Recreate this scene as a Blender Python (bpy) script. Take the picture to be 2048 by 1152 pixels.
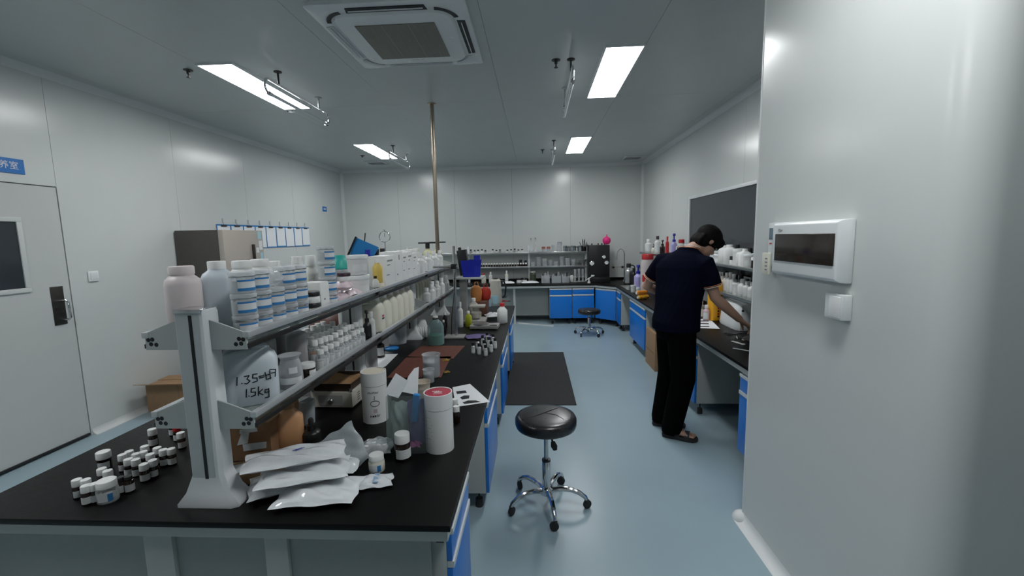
import bpy, bmesh, math, random
from mathutils import Vector, Matrix, Euler
random.seed(7)
scene = bpy.context.scene
for o in list(bpy.data.objects): bpy.data.objects.remove(o, do_unlink=True)
COL = scene.collection
PI = math.pi

# ------------------------------------------------------------------ camera
F_PX = 866.4
YAW, PITCH, ROLL = .05576, .11837, .020415
CAM = Vector((0, 0, 1.65))
def cam_axes():
    cy, sy, cp, sp = math.cos(YAW), math.sin(YAW), math.cos(PITCH), math.sin(PITCH)
    f = Vector((-sy*cp, cy*cp, -sp)); r0 = Vector((cy, sy, 0)); d0 = f.cross(r0)
    c, s = math.cos(ROLL), math.sin(ROLL)
    return c*r0+s*d0, -s*r0+c*d0, f
RGT, DWN, FWD = cam_axes()
cam_data = bpy.data.cameras.new('camera'); cam = bpy.data.objects.new('camera', cam_data); COL.objects.link(cam)
cam_data.sensor_width = 36; cam_data.lens = F_PX/2048*36; cam_data.clip_start = .02; cam_data.clip_end = 60
cam.matrix_world = Matrix(((RGT.x, -DWN.x, -FWD.x, CAM.x), (RGT.y, -DWN.y, -FWD.y, CAM.y), (RGT.z, -DWN.z, -FWD.z, CAM.z), (0, 0, 0, 1)))
scene.camera = cam

# ------------------------------------------------------------------ world, exposure
world = bpy.data.worlds.new('world'); scene.world = world; world.use_nodes = True
world.node_tree.nodes['Background'].inputs[0].default_value = (.55, .65, .75, 1)
world.node_tree.nodes['Background'].inputs[1].default_value = .02
vs = scene.view_settings
vs.view_transform = 'Standard'; vs.look = 'None'; vs.gamma = 1; vs.use_curve_mapping = False
vs.exposure = 0.33
PANEL_LIGHT = 22.0
try: scene.cycles.transparent_max_bounces = 24
except Exception: pass

# ------------------------------------------------------------------ measuring: a pixel of the photograph to a point on a real plane of the room
def ray(u, v):
    return RGT*((u-1024)/F_PX)+DWN*((v-576)/F_PX)+FWD
def at(u, v, **k):
    (a, val), = k.items(); i = 'xyz'.index(a); d = ray(u, v)
    return CAM+d*((val-CAM[i])/d[i])
def fit(u0, u1, vt, vb, z):
    """a round thing standing on height z: contact, width and top as seen -> centre, radius, height"""
    c = at((u0+u1)/2, vb, z=z); d = Vector((c.x, c.y, 0)).normalized()
    for _ in range(4):
        dep = (c-CAM).dot(FWD); r = (u1-u0)/2*dep/F_PX
        p = at((u0+u1)/2, vb, z=z); c = Vector((p.x, p.y, z))+d*r*.9
    t = at((u0+u1)/2, vt, y=c.y)
    return c, r, t.z-z
def fitx(u0, u1, vt, x, z):
    """a round thing in the row x of a shelf of height z"""
    vm = vt+15
    for _ in range(3):
        p = at((u0+u1)/2, vm, x=x); c = Vector((x, p.y, z)); dep = (c-CAM).dot(FWD)
        b = c-CAM; vm = (vt+576+F_PX*b.dot(DWN)/b.dot(FWD))/2
    r = (u1-u0)/2*dep/F_PX
    return c, r, at((u0+u1)/2, vt, y=c.y).z-z
def face_cam(x, y, k=0): return math.atan2(-x, y)+k

# ------------------------------------------------------------------ materials
MATS = {}
def mat(name, col, rough=.5, metal=0, noise=0, nscale=20, bump=0, alpha=1, spec=.5, coat=0, emit=0, col2=None, stretch=None, sss=0):
    if name in MATS: return MATS[name]
    m = bpy.data.materials.new(name); m.use_nodes = True; nt = m.node_tree; b = nt.nodes['Principled BSDF']
    b.inputs['Base Color'].default_value = (*col, 1); b.inputs['Roughness'].default_value = rough; b.inputs['Metallic'].default_value = metal
    b.inputs['Specular IOR Level'].default_value = spec; b.inputs['Coat Weight'].default_value = coat; b.inputs['Coat Roughness'].default_value = .1
    if sss: b.inputs['Subsurface Weight'].default_value = sss; b.inputs['Subsurface Radius'].default_value = (.02, .012, .008)
    if emit:
        b.inputs['Emission Color'].default_value = (*col, 1); b.inputs['Emission Strength'].default_value = emit
    if noise or bump:
        tc = nt.nodes.new('ShaderNodeTexCoord'); n = nt.nodes.new('ShaderNodeTexNoise'); n.inputs['Scale'].default_value = nscale; n.inputs['Detail'].default_value = 5
        src = tc.outputs['Object']
        if stretch:
            mp = nt.nodes.new('ShaderNodeMapping'); mp.inputs['Scale'].default_value = stretch; nt.links.new(src, mp.inputs[0]); src = mp.outputs[0]
        nt.links.new(src, n.inputs['Vector'])
        if noise:
            r = nt.nodes.new('ShaderNodeMix'); r.data_type = 'RGBA'
            c2 = col2 or tuple(max(0, c*(1-noise)) for c in col)
            r.inputs[6].default_value = (*col, 1); r.inputs[7].default_value = (*c2, 1)
            nt.links.new(n.outputs['Fac'], r.inputs[0]); nt.links.new(r.outputs[2], b.inputs['Base Color'])
            if metal < .5:
                rr = nt.nodes.new('ShaderNodeMapRange'); rr.inputs[3].default_value = rough*.85; rr.inputs[4].default_value = min(1, rough*1.2)
                nt.links.new(n.outputs['Fac'], rr.inputs[0]); nt.links.new(rr.outputs[0], b.inputs['Roughness'])
        if bump:
            bp = nt.nodes.new('ShaderNodeBump'); bp.inputs['Strength'].default_value = bump; bp.inputs['Distance'].default_value = .004
            nt.links.new(n.outputs['Fac'], bp.inputs['Height']); nt.links.new(bp.outputs[0], b.inputs['Normal'])
    if alpha < 1:      # clear or milky: partly see-through surface, with a Fresnel sheen
        out = nt.nodes['Material Output']; tr = nt.nodes.new('ShaderNodeBsdfTransparent')
        tint = tuple(.6+.4*c for c in col); tr.inputs[0].default_value = (*tint, 1)
        lw = nt.nodes.new('ShaderNodeLayerWeight'); lw.inputs[0].default_value = .35
        mr = nt.nodes.new('ShaderNodeMapRange'); mr.inputs[3].default_value = alpha; mr.inputs[4].default_value = min(1, alpha+.45)
        nt.links.new(lw.outputs['Facing'], mr.inputs[0])
        mx = nt.nodes.new('ShaderNodeMixShader'); nt.links.new(mr.outputs[0], mx.inputs[0])
        nt.links.new(tr.outputs[0], mx.inputs[1]); nt.links.new(b.outputs[0], mx.inputs[2]); nt.links.new(mx.outputs[0], out.inputs[0])
    MATS[name] = m; return m
WALLC = (.62, .645, .635)
M_WALL = mat('wall_panel', WALLC, .22, noise=.04, nscale=3, spec=.5)
M_CEIL = mat('ceiling_panel', (.52, .55, .54), .3, noise=.05, nscale=3, spec=.45)
M_FLOOR = mat('epoxy_floor', (.32, .43, .485), .3, noise=.12, nscale=2.5, bump=.02, spec=.5)
M_COVE = mat('cove_trim', (.70, .72, .72), .3, noise=.05)
M_GAP = mat('joint_dark', (.10, .11, .11), .8, noise=.1)
M_DOOR = mat('door_leaf', (.56, .58, .57), .3, noise=.04, nscale=4)
M_BLACK = mat('black_resin_top', (.0045, .0042, .0042), .38, noise=.3, nscale=60, spec=.18)
M_EDGE = mat('worktop_edge', (.02, .02, .02), .4, noise=.2)
M_FRAME = mat('frame_grey', (.48, .51, .50), .4, noise=.06, nscale=30)
M_PANEL = mat('panel_grey', (.33, .36, .35), .5, noise=.08, nscale=60)
M_BLUE = mat('cabinet_blue', (.008, .19, .68), .3, noise=.06, nscale=10)
M_HANDLE = mat('handle_grey', (.62, .66, .68), .35, noise=.05)
M_STEEL = mat('steel', (.62, .63, .63), .28, 1, noise=.12, nscale=40)
M_CHROME = mat('chrome', (.75, .76, .78), .1, 1, noise=.04)
M_DKMETAL = mat('dark_metal', (.08, .075, .07), .35, .8, noise=.2)
M_POLE = mat('brass_steel', (.45, .38, .30), .25, 1, noise=.25, nscale=3, stretch=(1, 1, .5))
M_ALU = mat('aluminium_post', (.55, .58, .59), .38, .15, noise=.06, nscale=15)
M_ALU2 = mat('aluminium_post_light', (.72, .75, .77), .38, noise=.05, nscale=15)
M_BLK = mat('black_plastic', (.012, .012, .013), .35, noise=.2)
M_RUB = mat('black_rubber', (.02, .02, .022), .7, noise=.3, nscale=50)
M_MATF = mat('floor_mat', (.022, .024, .026), .75, noise=.35, nscale=90, bump=.15)
M_LEATH = mat('black_vinyl', (.014, .014, .016), .28, noise=.3, nscale=14, bump=.12, spec=.6)
M_WHITE = mat('white_plastic', (.80, .81, .80), .35, noise=.04)
M_WHITE2 = mat('white_abs', (.74, .77, .78), .25, noise=.03)
M_PAPER = mat('paper', (.82, .84, .86), .85, noise=.05, nscale=40)
M_CREAM = mat('cream_paper', (.70, .63, .52), .8, noise=.1, nscale=60)
M_HDPE = mat('milky_hdpe', (.76, .78, .76), .4, noise=.05, alpha=.86)
M_HDPEB = mat('bluish_hdpe', (.66, .74, .80), .4, noise=.05, alpha=.88)
M_HDPEP = mat('pinkish_hdpe', (.76, .68, .68), .4, noise=.05, alpha=.9)
M_HDPEC = mat('cream_hdpe', (.78, .77, .66), .4, noise=.05, alpha=.88)
M_CLEAR = mat('clear_plastic', (.80, .83, .84), .08, alpha=.16)
M_CLEAR2 = mat('clear_film', (.78, .81, .84), .18, alpha=.30, noise=.06, bump=.3)
M_GLASS = mat('glass', (.75, .80, .80), .04, alpha=.10)
M_AMBER = mat('amber_glass', (.018, .009, .006), .12, noise=.3)
M_BROWNL = mat('brown_liquid', (.085, .022, .010), .15, noise=.3, nscale=8)
M_ORANGE = mat('orange_liquid', (.50, .17, .02), .25, noise=.15)
M_LABEL = mat('label_white', (.72, .74, .75), .6, noise=.08, nscale=80)
M_LABELB = mat('label_blue', (.03, .20, .48), .5, noise=.08)
M_POWDER = mat('white_powder', (.80, .82, .84), .7, noise=.06, nscale=80)
M_FILMW = mat('powder_bag', (.80, .83, .86), .12, noise=.14, nscale=22, bump=.8, coat=.8)
M_FILMT = mat('translucent_bag', (.62, .68, .71), .2, noise=.15, nscale=12, bump=.3, alpha=.55)
M_CARD = mat('cardboard', (.36, .22, .12), .8, noise=.15, nscale=30)
M_CARDD = mat('cardboard_dark', (.28, .15, .075), .8, noise=.15, nscale=30)
M_TAN = mat('fridge_tan', (.40, .36, .32), .35, noise=.08, nscale=6)
M_FRDK = mat('fridge_side', (.075, .068, .06), .45, noise=.12, nscale=8)
M_DKGLASS = mat('dark_glass', (.035, .045, .052), .08, noise=.1, nscale=2, spec=.5)
M_TANK = mat('brown_window', (.030, .022, .018), .12, noise=.25, nscale=6)
M_RED = mat('red_plastic', (.52, .02, .025), .35, noise=.08)
M_PINK = mat('pink_balloon', (.85, .03, .24), .35, noise=.05)
M_YELL = mat('yellow_plastic', (.85, .42, .02), .35, noise=.06)
M_BLUEP = mat('blue_plastic', (.02, .22, .55), .35, noise=.08)
M_NAVY = mat('royal_blue_plastic', (.01, .02, .36), .35, noise=.08)
M_TEAL = mat('teal_liquid', (.06, .32, .25), .2, noise=.12, alpha=.75)
M_TEAL2 = mat('teal_cap', (.03, .42, .36), .35, noise=.06)
M_PURP = mat('purple_cloth', (.16, .13, .30), .8, noise=.2, nscale=30, bump=.3)
M_LILAC = mat('lilac_liquid', (.45, .42, .78), .3, noise=.06)
M_MAT2 = mat('red_brown_mat', (.16, .05, .032), .55, noise=.2, nscale=25, bump=.1)
M_LTBLUE = mat('light_blue_plastic', (.38, .62, .70), .4, noise=.06)
M_PINKP = mat('pink_powder', (.68, .52, .57), .7, noise=.1)
M_CRIM = mat('crimson_print', (.36, .02, .05), .45, noise=.08)
M_INK = mat('black_ink', (.008, .008, .012), .6, noise=.2)
M_INKB = mat('blue_ink', (.02, .05, .35), .6, noise=.2)
M_GREYP = mat('grey_plastic', (.33, .33, .32), .45, noise=.08)
M_BEIGEP = mat('beige_enamel', (.52, .50, .44), .45, noise=.08)
M_SAND = mat('brown_sand', (.38, .21, .09), .9, noise=.4, nscale=60, bump=.6)

# ------------------------------------------------------------------ mesh building
class MB:
    def __init__(s): s.v = []; s.f = []; s.mi = []
    def add(s, vs, fs, m=0):
        o = len(s.v); s.v += [tuple(x) for x in vs]; s.f += [tuple(i+o for i in f) for f in fs]; s.mi += [m]*len(fs); return s
    def box(s, x0, x1, y0, y1, z0, z1, m=0, M=None):
        vs = [Vector((x, y, z)) for z in (z0, z1) for y in (y0, y1) for x in (x0, x1)]
        if M: vs = [M @ v for v in vs]
        return s.add(vs, [(0, 2, 3, 1), (4, 5, 7, 6), (0, 1, 5, 4), (2, 6, 7, 3), (0, 4, 6, 2), (1, 3, 7, 5)], m)
    def rings(s, rs, cap0=True, cap1=True, m=0, closed=True):
        n = len(rs[0]); vs = [p for r in rs for p in r]; fs = []
        for i in range(len(rs)-1):
            for j in range(n if closed else n-1):
                k = (j+1) % n; fs.append((i*n+j, i*n+k, (i+1)*n+k, (i+1)*n+j))
        if cap0: fs.append(tuple(range(n-1, -1, -1)))
        if cap1: fs.append(tuple((len(rs)-1)*n+j for j in range(n)))
        return s.add(vs, fs, m)
    def lathe(s, prof, n=20, cx=0, cy=0, m=0, M=None, cap0=True, cap1=True):
        rs = []
        for r, z in prof:
            ring = [Vector((cx+max(r, 1e-4)*math.cos(2*PI*j/n), cy+max(r, 1e-4)*math.sin(2*PI*j/n), z)) for j in range(n)]
            rs.append([M @ p for p in ring] if M else ring)
        return s.rings(rs, cap0, cap1, m)
    def tube(s, pts, r, n=8, m=0, rads=None, caps=True):
        pts = [Vector(p) for p in pts]; rs = []; up = None
        for i, p in enumerate(pts):
            t = (pts[min(i+1, len(pts)-1)]-pts[max(i-1, 0)]).normalized()
            if up is None:
                up = Vector((0, 0, 1)) if abs(t.z) < .9 else Vector((1, 0, 0))
            a = t.cross(up)
            if a.length < 1e-5: a = t.orthogonal()
            a.normalize(); b = a.cross(t).normalized(); up = b
            rr = rads[i] if rads else r
            rs.append([p+a*rr*math.cos(2*PI*j/n)+b*rr*math.sin(2*PI*j/n) for j in range(n)])
        return s.rings(rs, caps, caps, m)
    def loft(s, secs, n=24, p=4, m=0, M=None):
        """secs: (z, hx, hy[, cx, cy]) superellipse sections"""
        rs = []
        for q in secs:
            z, hx, hy = q[:3]; cx, cy = (q[3], q[4]) if len(q) > 3 else (0, 0); ring = []
            for j in range(n):
                a = 2*PI*j/n; c, si = math.cos(a), math.sin(a)
                k = (abs(c)**p+abs(si)**p)**(-1/p)
                ring.append(Vector((cx+hx*c*k, cy+hy*si*k, z)))
            rs.append([M @ v for v in ring] if M else ring)
        return s.rings(rs, True, True, m)
    def prism(s, poly, z0, z1, m=0, M=None):
        n = len(poly); vs = [Vector((x, y, z0)) for x, y in poly]+[Vector((x, y, z1)) for x, y in poly]
        if M: vs = [M @ v for v in vs]
        fs = [tuple(range(n-1, -1, -1)), tuple(range(n, 2*n))]+[(i, (i+1) % n, n+(i+1) % n, n+i) for i in range(n)]
        return s.add(vs, fs, m)
    def strip(s, r, z0, z1, a0, a1, n=10, t=.0006, m=0):
        """a curved sticker around z, centred on -y"""
        vs = []
        for j in range(n+1):
            a = -PI/2+a0+(a1-a0)*j/n
            for rr, z in ((r, z0), (r+t, z0), (r+t, z1), (r, z1)): vs.append((rr*math.cos(a), rr*math.sin(a), z))
        fs = []
        for j in range(n):
            o = j*4
            for k in range(4): fs.append((o+k, o+4+k, o+4+(k+1) % 4, o+(k+1) % 4))
        fs += [(3, 2, 1, 0), (n*4, n*4+1, n*4+2, n*4+3)]
        return s.add(vs, fs, m)
    def mesh(s, name, mats, smooth=True, angle=35, bevel=0):
        me = bpy.data.meshes.new(name); me.from_pydata(s.v, [], s.f)
        if not isinstance(mats, (list, tuple)): mats = [mats]
        for m in mats: me.materials.append(m)
        if len(mats) > 1: me.polygons.foreach_set('material_index', s.mi)
        bm = bmesh.new(); bm.from_mesh(me)
        bmesh.ops.recalc_face_normals(bm, faces=bm.faces)
        if bevel:
            es = [e for e in bm.edges if len(e.link_faces) == 2 and e.calc_face_angle(0) > .5]
            bmesh.ops.bevel(bm, geom=es, offset=bevel, segments=2, affect='EDGES', profile=.6, clamp_overlap=True)
        bm.to_mesh(me); bm.free()
        if smooth:
            me.polygons.foreach_set('use_smooth', [True]*len(me.polygons)); me.set_sharp_from_angle(angle=math.radians(angle))
        me.update(); return me
    def build(s, name, mats, parent=None, loc=None, rz=0, **k):
        return link(name, s.mesh(name, mats, **k), parent, loc, rz)
def link(name, me, parent=None, loc=None, rz=0):
    o = bpy.data.objects.new(name, me); COL.objects.link(o)
    if parent: o.parent = parent
    if loc is not None: o.location = loc
    if rz: o.rotation_euler = (0, 0, rz)
    return o
def tag(o, label=None, cat=None, group=None, kind=None):
    if label: o['label'] = label
    if cat: o['category'] = cat
    if group: o['group'] = group
    if kind: o['kind'] = kind
    return o
def thing(name, label, cat, loc=(0, 0, 0), rz=0, group=None, scale=None):
    o = bpy.data.objects.new(name, None); COL.objects.link(o); o.location = loc; o.rotation_euler = (0, 0, rz); o.empty_display_size = .05
    if scale: o.scale = scale
    return tag(o, label, cat, group)
def copy_tree(o, parent=None):
    c = o.copy(); COL.objects.link(c)
    if parent: c.parent = parent
    for ch in list(o.children): copy_tree(ch, c)
    return c
def bx(name, m, x0, x1, y0, y1, z0, z1, parent=None, bevel=0):
    """a box whose origin is its base centre"""
    cx, cy = (x0+x1)/2, (y0+y1)/2
    return MB().box(x0-cx, x1-cx, y0-cy, y1-cy, 0, z1-z0).build(name, m, parent, (cx, cy, z0), bevel=bevel)
def text_mesh(txt, size, m, name='print', depth=.0004):
    cu = bpy.data.curves.new('t', 'FONT'); cu.body = txt; cu.size = size; cu.align_x = 'CENTER'; cu.align_y = 'CENTER'; cu.extrude = depth; cu.resolution_u = 3
    ob = bpy.data.objects.new('t', cu); COL.objects.link(ob); dg = bpy.context.evaluated_depsgraph_get(); dg.update()
    me = bpy.data.meshes.new_from_object(ob.evaluated_get(dg)); bpy.data.objects.remove(ob); bpy.data.curves.remove(cu)
    me.materials.clear(); me.materials.append(m); me.name = name; return me
def strokes(lines, w, m, name, parent, M):
    """flat pen strokes given as polylines in a plane, carried by the matrix M"""
    mb = MB()
    for ln in lines:
        for (xa, ya), (xb, yb) in zip(ln, ln[1:]):
            d = Vector((xb-xa, yb-ya, 0)); L = d.length
            if L < 1e-6: continue
            d /= L; q = Vector((-d.y, d.x, 0))*w/2; a = Vector((xa, ya, 0))-d*w*.3; b = Vector((xb, yb, 0))+d*w*.3
            vs = [M @ (p+Vector((0, 0, h))) for h in (0, .0006) for p in (a-q, b-q, b+q, a+q)]
            mb.add(vs, [(3, 2, 1, 0), (4, 5, 6, 7), (0, 1, 5, 4), (1, 2, 6, 5), (2, 3, 7, 6), (3, 0, 4, 7)])
    return mb.build(name, m, parent, smooth=False)

# ================================================================== the room
XL, XR, YB, ZC = -3.9, 2.12, 8.75, 3.03
PX, PY0, PY1 = 1.17, 1.25, 2.40          # the projecting partition on the right
YR = -2.5; XR2 = 4.0
def struct(o): o['kind'] = 'structure'; return o
struct(bx('floor', M_FLOOR, XL-.3, XR2+.3, YR-.3, YB+.3, -.2, 0))
# ceiling of long sandwich panels with thin joints
ceil = struct(bx('ceiling', M_GAP, XL-.3, XR2+.3, YR-.3, YB+.3, ZC+.012, ZC+.2))
xs = [XL-.1, -3.75, -2.6, -1.47, -.32, .83, 1.98, 3.13, XR2+.1]; ys = [YR-.1, -.62, 4.615, YB+.1]
for i in range(len(xs)-1):
    for j in range(len(ys)-1):
        g = .0012
        o = bx('panel', M_CEIL, xs[i]+g, xs[i+1]-g, ys[j]+g, ys[j+1]-g, ZC, ZC+.011); o.parent = ceil; o.matrix_parent_inverse = ceil.matrix_basis.inverted()
def wall(name, boxargs, panels):
    w = struct(bx(name, M_GAP, *boxargs))
    for p in panels:
        o = bx('panel', M_WALL, *p); o.parent = w; o.matrix_parent_inverse = w.matrix_basis.inverted()
    return w
g = .0015
DY0, DY1, DZ = 2.40, 3.40, 2.12
pl = []
for y0, y1 in ((YR, -1.15), (-1.15, 0), (0, 1.15), (1.15, DY0-.008), (DY1+.008, 4.615), (4.615, 5.765), (5.765, 6.915), (6.915, 8.065), (8.065, YB)):
    pl.append((XL-.011, XL, y0+g, y1-g, 0, ZC-.001))
pl.append((XL-.011, XL, DY0-.008+g, DY1+.008-g, DZ+.008, ZC-.001))
wall('wall_left', (XL-.2, XL-.012, YR-.3, YB+.3, 0, ZC+.1), pl)
pl = []
bxs = [XL+.001, -2.75, -1.6, -.45, .70, XR-.001]
for a, b in zip(bxs, bxs[1:]): pl.append((a+g, b-g, YB, YB+.011, 0, ZC-.001))
wall('wall_back', (XL-.1, XR+.2, YB+.012, YB+.2, 0, ZC+.1), pl)
pl = []
for y0, y1 in ((PY1, 3.45), (3.45, 4.615), (4.615, 5.765), (5.765, 6.915), (6.915, YB)):
    pl.append((XR, XR+.011, y0+g, y1-g, 0, ZC-.001))
wall('wall_right', (XR+.012, XR+.2, PY1-.05, YB+.2, 0, ZC+.1), pl)
# partition: rounded near corner, aluminium-trimmed far corner
R = .10; n = 10
poly = [(PX, PY1), (PX, PY0+R)]+[(PX+R-R*math.cos(PI/2*i/n), PY0+R-R*math.sin(PI/2*i/n)) for i in range(1, n+1)]+[(XR2+.2, PY0), (XR2+.2, PY1)]
struct(MB().prism(poly, 0, ZC).build('wall_partition', M_WALL))
struct(bx('wall_near_right', M_WALL, XR2, XR2+.2, YR-.2, PY0, 0, ZC))
struct(bx('wall_rear', M_WALL, XL-.2, XR2+.2, YR-.2, YR, 0, ZC))
# trims: corner coves, skirting coves
def cove(name, a, b, nrm1, nrm2, r=.05):
    """concave quarter strip along a-b between two surfaces with inward normals nrm1, nrm2"""
    a, b, n1, n2 = map(Vector, (a, b, nrm1, nrm2)); mb = MB(); rs = []
    for p in (a, b):
        c = p+(n1+n2)*r; ring = [p]
        for i in range(7):
            t = PI/2*i/6; ring.append(c-n1*r*math.cos(t)-n2*r*math.sin(t))
        rs.append(ring)
    return struct(mb.rings(rs).build(name, M_COVE, angle=50))
cove('trim_1', (XL, YB, 0), (XL, YB, ZC), (1, 0, 0), (0, -1, 0), .045)
cove('trim_2', (XR, YB, 0), (XR, YB, ZC), (-1, 0, 0), (0, -1, 0), .045)
cove('trim_3', (XL, YR, ZC), (XL, YB, ZC), (1, 0, 0), (0, 0, -1), .05)
cove('trim_4', (XL, YB, ZC), (XR, YB, ZC), (0, -1, 0), (0, 0, -1), .05)
cove('trim_5', (XR, PY1, ZC), (XR, YB, ZC), (-1, 0, 0), (0, 0, -1), .05)
cove('baseboard_left', (XL, DY1+.02, 0), (XL, YB, 0), (1, 0, 0), (0, 0, 1), .05)
cove('baseboard_left_near', (XL, YR, 0), (XL, DY0-.02, 0), (1, 0, 0), (0, 0, 1), .05)
cove('baseboard_back', (XL, YB, 0), (XR, YB, 0), (0, -1, 0), (0, 0, 1), .05)
cove('baseboard_right', (XR, PY1, 0), (XR, YB, 0), (-1, 0, 0), (0, 0, 1), .05)
cove('baseboard_partition', (PX, PY0, 0), (PX, PY1, 0), (-1, 0, 0), (0, 0, 1), .05)
struct(MB().lathe([(.05, 0), (.05, .012), (.04, .032), (.02, .047), (0, .05)], 16).build('trim_7', M_COVE, None, (PX, PY1, 0)))
struct(MB().loft([(0, .012, .012), (ZC, .012, .012)], 12, 2).build('trim_6', M_COVE, None, (PX+.009, PY1-.009, 0)))   # corner bead of the partition

# door with its window and pull
door = struct(MB().box(-.011, 0, DY0, DY1, .012, DZ).build('door_1', M_DOOR)); door.location = (XL, 0, 0); door.matrix_parent_inverse.identity()
def on(o, parent): o.parent = parent; o.matrix_parent_inverse = Matrix.Translation(parent.location).inverted() if not parent.rotation_euler.z else parent.matrix_basis.inverted(); return o
fr = MB(); wy0, wy1, wz0, wz1, w = 2.70, 3.085, 1.335, 1.835, .035
for a in ((wy0-w, wy1+w, wz1, wz1+w), (wy0-w, wy1+w, wz0-w, wz0), (wy0-w, wy0, wz0, wz1), (wy1, wy1+w, wz0, wz1)): fr.box(XL, XL+.012, a[0], a[1], a[2], a[3])
on(fr.build('window_frame', M_WALL, bevel=.003), door)
on(MB().box(XL, XL+.003, wy0, wy1, wz0, wz1).build('pane', M_DKGLASS), door)
on(MB().box(XL, XL+.004, 3.25, 3.345, 1.005, 1.32).build('handle_plate', M_DKMETAL, bevel=.001), door)
hx = XL+.004
on(MB().tube([(hx, 3.31, 1.20), (hx+.045, 3.315, 1.205), (hx+.055, 3.32, 1.19), (hx+.055, 3.325, 1.06), (hx+.045, 3.32, 1.045), (hx, 3.31, 1.05)], .009, 10).build('handle', M_CHROME), door)
on(MB().box(XL-.001, XL+.012, DY0+.01, DY1-.01, .012, .03).build('drop_seal', M_BLK), door)

# dark observation window on the right wall
win = struct(MB().box(-.006, 0, 3.35, 6.10, 1.20, 2.10).build('window_1', M_DKGLASS)); win.location = (XR, 0, 0)
f = MB(); x0, x1 = XR-.022, XR
for a in ((3.32, 6.135, 2.10, 2.135), (3.32, 6.135, 1.165, 1.20), (6.10, 6.135, 1.20, 2.10), (3.32, 3.35, 1.20, 2.10)): f.box(x0, x1, *a)
on(f.build('window_frame', M_ALU2, bevel=.003), win)

# ================================================================== ceiling fittings
M_LAMP = mat('lamp_diffuser', (.965, .98, .985), .5, emit=PANEL_LIGHT)
for i, (x, y, lb) in enumerate(((-2.465, 4.0, 'long ceiling light panel above the island, nearest on the left'), (.68, 4.0, 'ceiling light panel nearest on the right'),
                                (-2.48, 6.95, 'far left ceiling light panel near the back wall'), (.67, 6.95, 'far right ceiling light panel near the back wall'),
                                (-2.465, 1.05, 'left ceiling light panel above the near end of the island'), (.68, 1.05, 'unseen right ceiling light panel added to brighten the partition and near floor'))):  # near right panel is an unseen addition, lifting the dark partition and near floor
    t = thing('ceiling_light', lb, 'light', (x, y, ZC-.014), 0, 'ceiling light panels')
    fr = MB(); a, b = .15, .60
    for q in ((-a, a, -b, -b+.014), (-a, a, b-.014, b), (-a, -a+.014, -b+.014, b-.014), (a-.014, a, -b+.014, b-.014)): fr.box(*q, 0, .0135)
    fr.build('frame', M_WHITE2, t)
    MB().box(-a+.0145, a-.0145, -b+.0145, b-.0145, .002, .013).build('diffuser', M_LAMP, t, smooth=False)
# germicidal lamps on bent chrome hangers
M_TUBE = mat('lamp_tube', (.80, .83, .85), .15, noise=.03)
for x, y, lb in ((-2.09, 3.965, 'bent chrome lamp hanger beside the near left light panel'), (.30, 3.965, 'bent chrome lamp hanger beside the near right light panel'),
                 (-2.10, 6.89, 'bent chrome lamp hanger beside the far left light panel'), (.29, 6.9, 'bent chrome lamp hanger beside the far right light panel')):
    t = thing('lamp_hanger', lb, 'lamp', (x, y, ZC), 0, 'chrome lamp hangers')
    for s in (-.335, .335):
        MB().lathe([(.032, 0), (.032, -.006), (.012, -.012), (.008, -.014), (.008, -.105)], 14, 0, s).build('rod', M_DKMETAL if s < 0 else M_STEEL, t)
    pts = []
    for sgn in (-1, 1):
        arc = [(0, sgn*(.48+.05*math.sin(PI*k/8)), -.16+.055*math.cos(PI*k/8)) for k in range(9)]
        pts += arc[::-1] if sgn < 0 else arc
    MB().tube(pts, .009, 8).build('hanger_bar', M_CHROME, t)
    for s in (-.47, .47): MB().tube([(0, s-.02, -.215), (0, s+.02, -.215)], .017, 10).build('end_socket', M_CHROME, t)
    MB().tube([(0, -.45, -.215), (0, .45, -.215)], .0135, 12).build('tube', M_TUBE, t)
# sprinklers, small sensor
for u, v, lb in ((377, 148, 'small ceiling sprinkler left of the near left light panel'), (1112, 128, 'small ceiling sprinkler beside the near right lamp hanger'),
                 (1085, 303, 'small ceiling sprinkler beside the far right lamp hanger'), (725, 315, 'tiny ceiling sprinkler by the far left light panel')):
    p = at(u, v, z=3.0); t = thing('sprinkler', lb, 'sprinkler', (p.x, p.y, ZC), 0, 'ceiling sprinklers')
    MB().lathe([(.036, 0), (.034, -.005), (.014, -.009), (.012, -.03), (.006, -.032), (.006, -.055)], 14).build('body', M_DKMETAL, t)
    MB().lathe([(.004, -.055), (.016, -.056), (.016, -.059), (.002, -.060)], 12).build('deflector', M_DKMETAL, t)
p = at(563, 226, z=3.0); t = thing('ceiling_sensor', 'small white ceiling sensor at the far end of the near left light panel', 'sensor', (p.x+.1, p.y+.02, ZC))
MB().lathe([(.045, 0), (.045, -.012), (.03, -.026), (.012, -.03)], 16).build('housing', M_WHITE2, t); MB().box(-.03, .03, -.034, -.03, -.022, -.014).build('slot', M_BLK, t)
for x, y, lb in ((1.78, 8.2, 'white ceiling vent in the far right corner'), (-2.85, 7.93, 'white ceiling vent near the far left corner')):
    t = thing('ceiling_vent', lb, 'vent', (x, y, ZC), 0, 'ceiling vents'); f = MB()
    for q in ((-.17, .17, -.17, -.14), (-.17, .17, .14, .17), (-.17, -.14, -.14, .14), (.14, .17, -.14, .14)): f.box(*q, -.02, 0)
    f.build('frame', M_WHITE2, t, bevel=.003)
    MB().box(-.14, .14, -.14, .14, -.004, -.001).build('backing', M_BLK, t)
    for k in range(5):
        MB().box(-.139, .139, -.016, .016, -.001, .001, M=Matrix.Rotation(.6, 4, 'X')).build('slat', M_WHITE2, t, (0, -.105+.0525*k, -.012))
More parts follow.
